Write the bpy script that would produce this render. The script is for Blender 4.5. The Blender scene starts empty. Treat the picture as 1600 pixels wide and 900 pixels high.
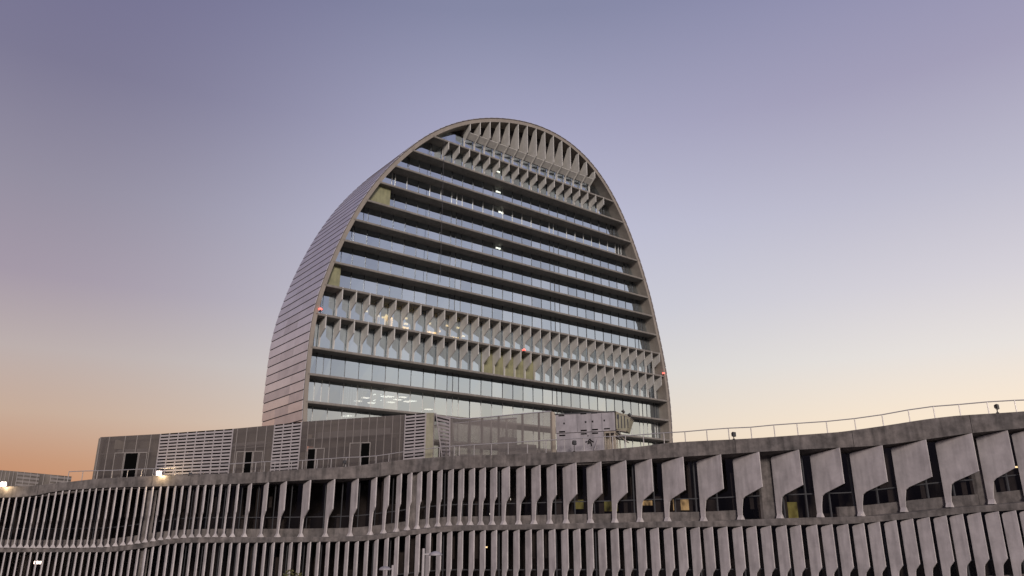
import bpy, math, random, json
from mathutils import Vector, Matrix
R = math.radians
random.seed(7)
C = bpy.context.scene.collection
scene = bpy.context.scene
EZ = 9.5                                   # height of the eye above the street

# ------------------------------------------------------------------ camera
F, TH, AL, ROLL = 1172.8 / 1600, 0.31597, 0.66436, -0.002383
cam = bpy.data.cameras.new('camera'); cob = bpy.data.objects.new('camera', cam); C.objects.link(cob)
cam.sensor_width = 36; cam.lens = 36 * F; cam.clip_end = 6000; cam.clip_start = .1
right = Vector((1, 0, 0)); up = Vector((0, -math.sin(TH), math.cos(TH))); fwd = Vector((0, math.cos(TH), math.sin(TH)))
c_, s_ = math.cos(ROLL), math.sin(ROLL)
cx = c_ * right + s_ * up; cy = -s_ * right + c_ * up
m = Matrix((cx, cy, -fwd)).transposed().to_4x4(); m.translation = Vector((0, 0, EZ))
cob.matrix_world = m
scene.camera = cob
scene.render.resolution_x = 1024; scene.render.resolution_y = 576
scene.view_settings.view_transform = 'Standard'; scene.view_settings.look = 'None'
scene.view_settings.gamma = 1; scene.view_settings.exposure = 0
try: scene.view_settings.use_curve_mapping = False
except Exception: pass
try:
    scene.cycles.max_bounces = 8; scene.cycles.transparent_max_bounces = 12
except Exception: pass

# ------------------------------------------------------------------ dusk sky
def lin(c): return tuple(((v / 255) / 12.92 if v / 255 <= .04045 else ((v / 255 + .055) / 1.055) ** 2.4) for v in c)
world = bpy.data.worlds.new('World'); scene.world = world; world.use_nodes = True
nt = world.node_tree; N = nt.nodes; LK = nt.links; N.clear()
wout = N.new('ShaderNodeOutputWorld'); bg = N.new('ShaderNodeBackground')
tc = N.new('ShaderNodeTexCoord'); sep = N.new('ShaderNodeSeparateXYZ'); LK.new(tc.outputs['Generated'], sep.inputs[0])
def mathn(op, a, b=None, clamp=False):
    n = N.new('ShaderNodeMath'); n.operation = op; n.use_clamp = clamp
    for i, v in enumerate((a, b)):
        if v is None: continue
        if isinstance(v, (int, float)): n.inputs[i].default_value = v
        else: LK.new(v, n.inputs[i])
    return n.outputs[0]
hor = mathn('SQRT', mathn('ADD', mathn('MULTIPLY', sep.outputs[0], sep.outputs[0]), mathn('ADD', mathn('MULTIPLY', sep.outputs[1], sep.outputs[1]), 1e-5)))
az = mathn('DIVIDE', sep.outputs[0], hor)
def ramp(stops):
    n = N.new('ShaderNodeValToRGB'); e = n.color_ramp.elements
    e[0].position, e[0].color = stops[0][0], (*lin(stops[0][1]), 1)
    e[1].position, e[1].color = stops[-1][0], (*lin(stops[-1][1]), 1)
    for p, col in stops[1:-1]:
        x = e.new(p); x.color = (*lin(col), 1)
    LK.new(sep.outputs[2], n.inputs[0]); return n.outputs[0]
west = ramp([(0, (186, 122, 82)), (.03, (194, 132, 92)), (.077, (196, 148, 118)), (.13, (198, 171, 153)), (.2, (187, 174, 172)), (.28, (164, 153, 167)), (.38, (147, 142, 160)), (.5, (124, 121, 147)), (.62, (114, 112, 145)), (1, (84, 90, 126))])
middle = ramp([(0, (236, 186, 140)), (.03, (236, 194, 153)), (.077, (233, 205, 176)), (.13, (227, 214, 199)), (.2, (215, 213, 211)), (.28, (201, 202, 213)), (.38, (189, 190, 211)), (.5, (165, 165, 192)), (.62, (134, 137, 166)), (1, (96, 103, 142))])
glow = ramp([(0, (262, 240, 196)), (.03, (262, 242, 201)), (.077, (258, 238, 206)), (.13, (249, 231, 209)), (.2, (231, 225, 221)), (.28, (212, 208, 216)), (.38, (189, 187, 204)), (.5, (162, 158, 184)), (.62, (141, 141, 174)), (1, (108, 114, 154))])
def smooth(v, lo, hi):
    n = N.new('ShaderNodeMapRange'); n.interpolation_type = 'SMOOTHSTEP'; n.inputs[1].default_value = lo; n.inputs[2].default_value = hi; LK.new(v, n.inputs[0]); return n.outputs[0]
def mixc(f, a, b_):
    n = N.new('ShaderNodeMix'); n.data_type = 'RGBA'; LK.new(f, n.inputs[0]); LK.new(a, n.inputs[6]); LK.new(b_, n.inputs[7]); return n
mixn = mixc(smooth(az, 0, .6), mixc(smooth(az, -.6, 0), west, middle).outputs[2], glow)
east = ramp([(0, (74, 70, 84)), (.04, (84, 80, 96)), (.08, (104, 99, 116)), (.15, (132, 126, 144)), (.3, (140, 137, 160)), (.55, (128, 128, 156)), (1, (100, 105, 142))])
yb = mathn('DIVIDE', sep.outputs[1], hor)
mr_ = N.new('ShaderNodeMapRange'); mr_.interpolation_type = 'SMOOTHSTEP'; mr_.inputs[1].default_value = -.30; mr_.inputs[2].default_value = -.72; LK.new(yb, mr_.inputs[0])
mixe = N.new('ShaderNodeMix'); mixe.data_type = 'RGBA'; LK.new(mr_.outputs[0], mixe.inputs[0]); LK.new(mixn.outputs[2], mixe.inputs[6]); LK.new(east, mixe.inputs[7]); mixn = mixe
sky = N.new('ShaderNodeTexSky'); sky.sky_type = 'NISHITA'; sky.sun_disc = False
SUN_EL, SUN_AZ = R(20), R(168)              # last soft light, from behind the camera and a little left
sky.sun_elevation = R(1.0); sky.sun_rotation = R(70)
skm = N.new('ShaderNodeVectorMath'); skm.operation = 'SCALE'; skm.inputs['Scale'].default_value = .004
LK.new(sky.outputs[0], skm.inputs[0])
add = N.new('ShaderNodeVectorMath'); add.operation = 'ADD'
LK.new(mixn.outputs[2], add.inputs[0]); LK.new(skm.outputs[0], add.inputs[1])
LK.new(add.outputs[0], bg.inputs[0]); bg.inputs[1].default_value = 1.0
LK.new(bg.outputs[0], wout.inputs[0])

sl = bpy.data.lights.new('sun', 'SUN'); so = bpy.data.objects.new('sun', sl); C.objects.link(so)
sl.energy = 2.6; sl.angle = R(14); sl.color = (1.0, .89, .81)
sd = Vector((math.sin(SUN_AZ) * math.cos(SUN_EL), math.cos(SUN_AZ) * math.cos(SUN_EL), math.sin(SUN_EL)))
so.rotation_euler = sd.to_track_quat('Z', 'Y').to_euler()

# ------------------------------------------------------------------ helpers
def tag(o, label=None, cat=None, group=None, kind=None):
    if label: o['label'] = label
    if cat: o['category'] = cat
    if group: o['group'] = group
    if kind: o['kind'] = kind
    return o
def empty(name, loc, label=None, cat=None, group=None, kind=None):
    o = bpy.data.objects.new(name, None); C.objects.link(o); o.location = loc; o.empty_display_size = .3
    return tag(o, label, cat, group, kind)
class MB:
    def __init__(s): s.v = []; s.f = []; s.mi = []
    def add(s, vs, fs, mi=0):
        b = len(s.v); s.v += [tuple(v) for v in vs]; s.f += [tuple(b + i for i in f) for f in fs]; s.mi += [mi] * len(fs)
    def quad(s, a, b, c, d, mi=0): s.add([a, b, c, d], [(0, 1, 2, 3)], mi)
    def prism(s, poly, vec, mi=0):
        n = len(poly); vec = Vector(vec); vs = [Vector(p) for p in poly]; vs += [p + vec for p in vs]
        s.add(vs, [tuple(range(n - 1, -1, -1)), tuple(range(n, 2 * n))] + [(i, (i + 1) % n, n + (i + 1) % n, n + i) for i in range(n)], mi)
    def box(s, o, a, b, c, mi=0):            # corner + three edge vectors
        o, a, b, c = map(Vector, (o, a, b, c)); s.prism([o, o + a, o + a + b, o + b], c, mi)
    def loft(s, rings, mi=0, closed=True, caps=True):
        n = len(rings[0]); b = len(s.v)
        for r in rings: s.v += [tuple(p) for p in r]
        for i in range(len(rings) - 1):
            for j in range(n if closed else n - 1):
                k = (j + 1) % n
                s.f.append((b + i * n + j, b + (i + 1) * n + j, b + (i + 1) * n + k, b + i * n + k)); s.mi.append(mi)
        if caps and closed:
            s.f.append(tuple(b + j for j in range(n))); s.mi.append(mi)
            s.f.append(tuple(b + (len(rings) - 1) * n + j for j in range(n - 1, -1, -1))); s.mi.append(mi)
    def tube(s, p, q, r, r2=None, n=8, mi=0):
        p, q = Vector(p), Vector(q); d = (q - p).normalized(); a = d.orthogonal().normalized(); b = d.cross(a); r2 = r if r2 is None else r2
        s.loft([[p + r * (a * math.cos(t) + b * math.sin(t)) for t in [k * 2 * math.pi / n for k in range(n)]],
                [q + r2 * (a * math.cos(t) + b * math.sin(t)) for t in [k * 2 * math.pi / n for k in range(n)]]], mi)
    def build(s, name, mat, parent=None, smooth=False, bevel=0):
        me = bpy.data.meshes.new(name); base = Vector(parent.location) if parent is not None and parent.parent is None else Vector((0, 0, 0))
        if parent is not None and parent.parent is not None:
            base = Vector(parent.parent.location) + Vector(parent.location)
        me.from_pydata([tuple(Vector(v) - base) for v in s.v], [], s.f)
        for mm in (mat if isinstance(mat, (list, tuple)) else [mat]): me.materials.append(mm)
        for p, i in zip(me.polygons, s.mi): p.material_index = i; p.use_smooth = smooth
        import bmesh
        bm = bmesh.new(); bm.from_mesh(me); bmesh.ops.recalc_face_normals(bm, faces=bm.faces); bm.to_mesh(me); bm.free()
        o = bpy.data.objects.new(name, me); C.objects.link(o)
        if parent is not None: o.parent = parent
        if bevel:
            md = o.modifiers.new('bevel', 'BEVEL'); md.width = bevel; md.segments = 2; md.limit_method = 'ANGLE'
        return o

# ------------------------------------------------------------------ materials
def mat(name, col, rough=.7, metal=0, noise=.0, nscale=1.0, streak=0, bump=0, emit=None, estr=0, col2=None, spec=None, detail_stretch=(1, 1, 1)):
    m = bpy.data.materials.new(name); m.use_nodes = True; t = m.node_tree; b = t.nodes['Principled BSDF']
    b.inputs['Base Color'].default_value = (*col, 1); b.inputs['Roughness'].default_value = rough; b.inputs['Metallic'].default_value = metal
    if spec is not None: b.inputs['Specular IOR Level'].default_value = spec
    if noise or streak or col2:
        tcn = t.nodes.new('ShaderNodeTexCoord'); mp = t.nodes.new('ShaderNodeMapping'); mp.inputs['Scale'].default_value = detail_stretch
        t.links.new(tcn.outputs['Object'], mp.inputs[0])
        n1 = t.nodes.new('ShaderNodeTexNoise'); n1.inputs['Scale'].default_value = nscale; n1.inputs['Detail'].default_value = 8; n1.inputs['Roughness'].default_value = .65
        t.links.new(mp.outputs[0], n1.inputs['Vector'])
        mr = t.nodes.new('ShaderNodeMapRange'); mr.inputs[1].default_value = .3; mr.inputs[2].default_value = .7
        mr.inputs[3].default_value = 1 - noise; mr.inputs[4].default_value = 1 + noise * .7
        t.links.new(n1.outputs[0], mr.inputs[0])
        mul = t.nodes.new('ShaderNodeVectorMath'); mul.operation = 'SCALE'; mul.inputs[0].default_value = col
        if col2:
            n3 = t.nodes.new('ShaderNodeTexNoise'); n3.inputs['Scale'].default_value = nscale * .35; n3.inputs['Detail'].default_value = 4
            t.links.new(mp.outputs[0], n3.inputs['Vector'])
            mx = t.nodes.new('ShaderNodeMix'); mx.data_type = 'RGBA'; mx.inputs[6].default_value = (*col, 1); mx.inputs[7].default_value = (*col2, 1)
            m2 = t.nodes.new('ShaderNodeMapRange'); m2.inputs[1].default_value = .4; m2.inputs[2].default_value = .65; t.links.new(n3.outputs[0], m2.inputs[0])
            t.links.new(m2.outputs[0], mx.inputs[0]); t.links.new(mx.outputs[2], mul.inputs[0])
        t.links.new(mr.outputs[0], mul.inputs['Scale'])
        last = mul.outputs[0]
        if streak:                            # rain streaks running down the face
            mp2 = t.nodes.new('ShaderNodeMapping'); mp2.inputs['Scale'].default_value = (2.0, 2.0, .3); t.links.new(tcn.outputs['Object'], mp2.inputs[0])
            n2 = t.nodes.new('ShaderNodeTexNoise'); n2.inputs['Scale'].default_value = 1.3; n2.inputs['Detail'].default_value = 5; t.links.new(mp2.outputs[0], n2.inputs['Vector'])
            mr2 = t.nodes.new('ShaderNodeMapRange'); mr2.inputs[1].default_value = .42; mr2.inputs[2].default_value = .7; mr2.inputs[3].default_value = 1; mr2.inputs[4].default_value = 1 - streak
            t.links.new(n2.outputs[0], mr2.inputs[0])
            mu2 = t.nodes.new('ShaderNodeVectorMath'); mu2.operation = 'SCALE'; t.links.new(last, mu2.inputs[0]); t.links.new(mr2.outputs[0], mu2.inputs['Scale']); last = mu2.outputs[0]
        t.links.new(last, b.inputs['Base Color'])
        if bump:
            bp = t.nodes.new('ShaderNodeBump'); bp.inputs['Strength'].default_value = bump; bp.inputs['Distance'].default_value = .05
            t.links.new(n1.outputs[0], bp.inputs['Height']); t.links.new(bp.outputs[0], b.inputs['Normal'])
    if emit:
        b.inputs['Emission Color'].default_value = (*emit, 1); b.inputs['Emission Strength'].default_value = estr
    return m
def uneven(m, sc):                            # a lit room seen through its blinds is never one even tone
    t = m.node_tree; b = t.nodes['Principled BSDF']; s = b.inputs['Emission Strength'].default_value
    tcn = t.nodes.new('ShaderNodeTexCoord'); mp = t.nodes.new('ShaderNodeMapping'); mp.inputs['Scale'].default_value = (sc, sc, sc * .45); n = t.nodes.new('ShaderNodeTexNoise'); n.inputs['Scale'].default_value = 1.4; n.inputs['Detail'].default_value = 4
    t.links.new(tcn.outputs['Object'], mp.inputs[0]); t.links.new(mp.outputs[0], n.inputs['Vector'])
    mr = t.nodes.new('ShaderNodeMapRange'); mr.inputs[1].default_value = .38; mr.inputs[2].default_value = .64; mr.inputs[3].default_value = s * .12; mr.inputs[4].default_value = s * 1.5
    t.links.new(n.outputs[0], mr.inputs[0]); t.links.new(mr.outputs[0], b.inputs['Emission Strength'])
def glass(name, tint, refl, fac, rough=.015, fres=True, wav=0):
    m = bpy.data.materials.new(name); m.use_nodes = True; t = m.node_tree; t.nodes.clear()
    o = t.nodes.new('ShaderNodeOutputMaterial'); tr = t.nodes.new('ShaderNodeBsdfTransparent'); gl = t.nodes.new('ShaderNodeBsdfGlossy'); mx = t.nodes.new('ShaderNodeMixShader')
    tr.inputs[0].default_value = (*tint, 1); gl.inputs[0].default_value = (*refl, 1); gl.inputs['Roughness'].default_value = rough
    fr = t.nodes.new('ShaderNodeLayerWeight'); fr.inputs[0].default_value = .5
    pw = t.nodes.new('ShaderNodeMath'); pw.operation = 'POWER'; pw.inputs[1].default_value = 5; t.links.new(fr.outputs['Facing'], pw.inputs[0])
    ma = t.nodes.new('ShaderNodeMath'); ma.operation = 'ADD'; ma.use_clamp = True; ma.inputs[1].default_value = fac + .04; t.links.new(pw.outputs[0], ma.inputs[0])
    t.links.new(ma.outputs[0], mx.inputs[0]); t.links.new(tr.outputs[0], mx.inputs[1]); t.links.new(gl.outputs[0], mx.inputs[2]); t.links.new(mx.outputs[0], o.inputs[0])
    if wav:
        tcn = t.nodes.new('ShaderNodeTexCoord'); n1 = t.nodes.new('ShaderNodeTexNoise'); n1.inputs['Scale'].default_value = .5; t.links.new(tcn.outputs['Object'], n1.inputs['Vector'])
        bp = t.nodes.new('ShaderNodeBump'); bp.inputs['Strength'].default_value = wav; bp.inputs['Distance'].default_value = .08
        t.links.new(n1.outputs[0], bp.inputs['Height']); t.links.new(bp.outputs[0], gl.inputs['Normal'])
    return m
def mesh_mat(name, col, clear, rough=.5, metal=.4):          # perforated sheet: holes too fine to resolve, so the share of open area is see-through
    m = bpy.data.materials.new(name); m.use_nodes = True; t = m.node_tree; b = t.nodes['Principled BSDF']; o = t.nodes['Material Output']
    b.inputs['Base Color'].default_value = (*col, 1); b.inputs['Roughness'].default_value = rough; b.inputs['Metallic'].default_value = metal
    tr = t.nodes.new('ShaderNodeBsdfTransparent'); mx = t.nodes.new('ShaderNodeMixShader'); mx.inputs[0].default_value = clear
    tcn = t.nodes.new('ShaderNodeTexCoord'); n1 = t.nodes.new('ShaderNodeTexNoise'); n1.inputs['Scale'].default_value = .9; n1.inputs['Detail'].default_value = 5
    t.links.new(tcn.outputs['Object'], n1.inputs['Vector'])
    mr = t.nodes.new('ShaderNodeMapRange'); mr.inputs[1].default_value = .3; mr.inputs[2].default_value = .7; mr.inputs[3].default_value = clear - .08; mr.inputs[4].default_value = clear + .08
    t.links.new(n1.outputs[0], mr.inputs[0]); t.links.new(mr.outputs[0], mx.inputs[0])
    t.links.new(b.outputs[0], mx.inputs[1]); t.links.new(tr.outputs[0], mx.inputs[2]); t.links.new(mx.outputs[0], o.inputs[0])
    return m
M = dict(
    asphalt=mat('asphalt', (.05, .05, .052), .9, noise=.3, nscale=2),
    concrete=mat('raw concrete', (.165, .143, .133), .85, noise=.5, nscale=1.6, streak=.5, bump=.5, col2=(.13, .115, .11)),
    concrete_b=mat('slab concrete', (.22, .20, .178), .8, noise=.2, nscale=.8, streak=.2),
    rim=mat('rim concrete', (.27, .235, .20), .75, noise=.15, nscale=.5, streak=.12),
    fin=mat('fin concrete', (.52, .475, .47), .6, noise=.20, nscale=1.1, streak=.26, bump=.06),
    tfin=mat('tower fin concrete', (.54, .52, .485), .65, noise=.12, nscale=.8, streak=.1),
    alu=mat('brushed aluminium', (.80, .755, .74), .42, .85, noise=.12, nscale=.35, detail_stretch=(1, 1, 2)),
    alu_b=mat('brushed aluminium, duller', (.73, .69, .68), .48, .85, noise=.14, nscale=.35),
    alu_c=mat('brushed aluminium, paler', (.86, .81, .79), .38, .85, noise=.10, nscale=.35),
    alu_gap=mat('cladding joint', (.10, .085, .09), .7),
    mullion=mat('dark mullion', (.06, .06, .065), .5, .3),
    mullion_l=mat('pale mullion', (.62, .60, .56), .45, .2),
    olive=mat('olive panel', (.25, .245, .14), .45, noise=.3, nscale=.6, streak=.2),
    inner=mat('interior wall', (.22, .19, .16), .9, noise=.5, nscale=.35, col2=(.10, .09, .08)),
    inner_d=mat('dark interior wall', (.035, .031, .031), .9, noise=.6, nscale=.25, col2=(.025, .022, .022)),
    furn=mat('room fittings', (.09, .08, .078), .8, noise=.5, nscale=.6),
    ceil=mat('ceiling', (.22, .19, .17), .9),
    dark=mat('dark void', (.012, .011, .011), .95),
    steel=mat('galvanised steel', (.50, .47, .46), .4, .5),
    paint=mat('white painted metal', (.33, .305, .32), .5, noise=.2, nscale=1.6, streak=.3),
    louver=mat('louver slat paint', (.33, .30, .305), .5, noise=.06, nscale=2),
    roof=mat('roof gravel', (.16, .15, .14), .95, noise=.3, nscale=3),
    lampbody=mat('black lamp housing', (.03, .028, .028), .5, .2),
    pole=mat('lamp post paint', (.40, .37, .37), .5, .2, noise=.05),
    trunk=mat('bark', (.10, .07, .05), .9, noise=.3, nscale=5),
    leaf=mat('autumn leaves', (.13, .11, .025), .7, noise=.5, nscale=1.5, col2=(.07, .08, .02)),
    equip=mat('plant equipment', (.25, .225, .21), .6, noise=.2, nscale=1.5),
    slot=mat('black for shade and scrawl', (.004, .004, .004), 1, spec=0),  # unlit depth of openings put into the colour; also colours the scrawl
    cream=mat('cream panel', (.38, .325, .26), .55, noise=.15, nscale=1.2, streak=.25),
    green_grey=mat('weathered glass fibre', (.30, .28, .20), .5, noise=.25, nscale=1.5, streak=.2),
    screen=mesh_mat('perforated metal screen', (.16, .137, .125), .42),
    stud=mat('screen stud', (.25, .222, .21), .6, .2),
    netting=mesh_mat('fine wire netting', (.22, .195, .18), .36),
    tglass=[glass('coated glass %d' % i, tn, rf, fc, wav=.06) for i, (tn, rf, fc) in enumerate([((.5, .55, .55), (.77, .87, .94), .66), ((.45, .5, .5), (.75, .85, .93), .62), ((.55, .58, .56), (.80, .89, .95), .70), ((.5, .5, .48), (.74, .84, .92), .58)])],
    lglass=glass('dark glass', (.50, .47, .45), (.8, .8, .85), .0),
    white_lit=mat('white lit lamp', (.9, .85, .8), .5, emit=(1, .82, .72), estr=22),
    warm_lit=mat('warm lit lamp', (.9, .7, .4), .5, emit=(1, .72, .36), estr=3.2),
    warm_soft=mat('warm lit room panel', (.5, .38, .2), .5, emit=(1, .66, .32), estr=.5),
    gold_room=mat('golden lit room', (.5, .38, .2), .5, emit=(1, .56, .16), estr=4.0),
    yellow_soft=mat('yellow lit room panel', (.4, .38, .1), .5, emit=(.75, .66, .22), estr=.13),
    cool_lit=mat('ceiling light tube', (.9, .9, .85), .5, emit=(1, .95, .84), estr=2.2),
    spot_lit=mat('bright stair light', (.9, .9, .85), .5, emit=(1, .93, .80), estr=7),
    red_lit=mat('red obstruction lamp', (.8, .1, .08), .4, emit=(1, .12, .09), estr=3.0),
)

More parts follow.
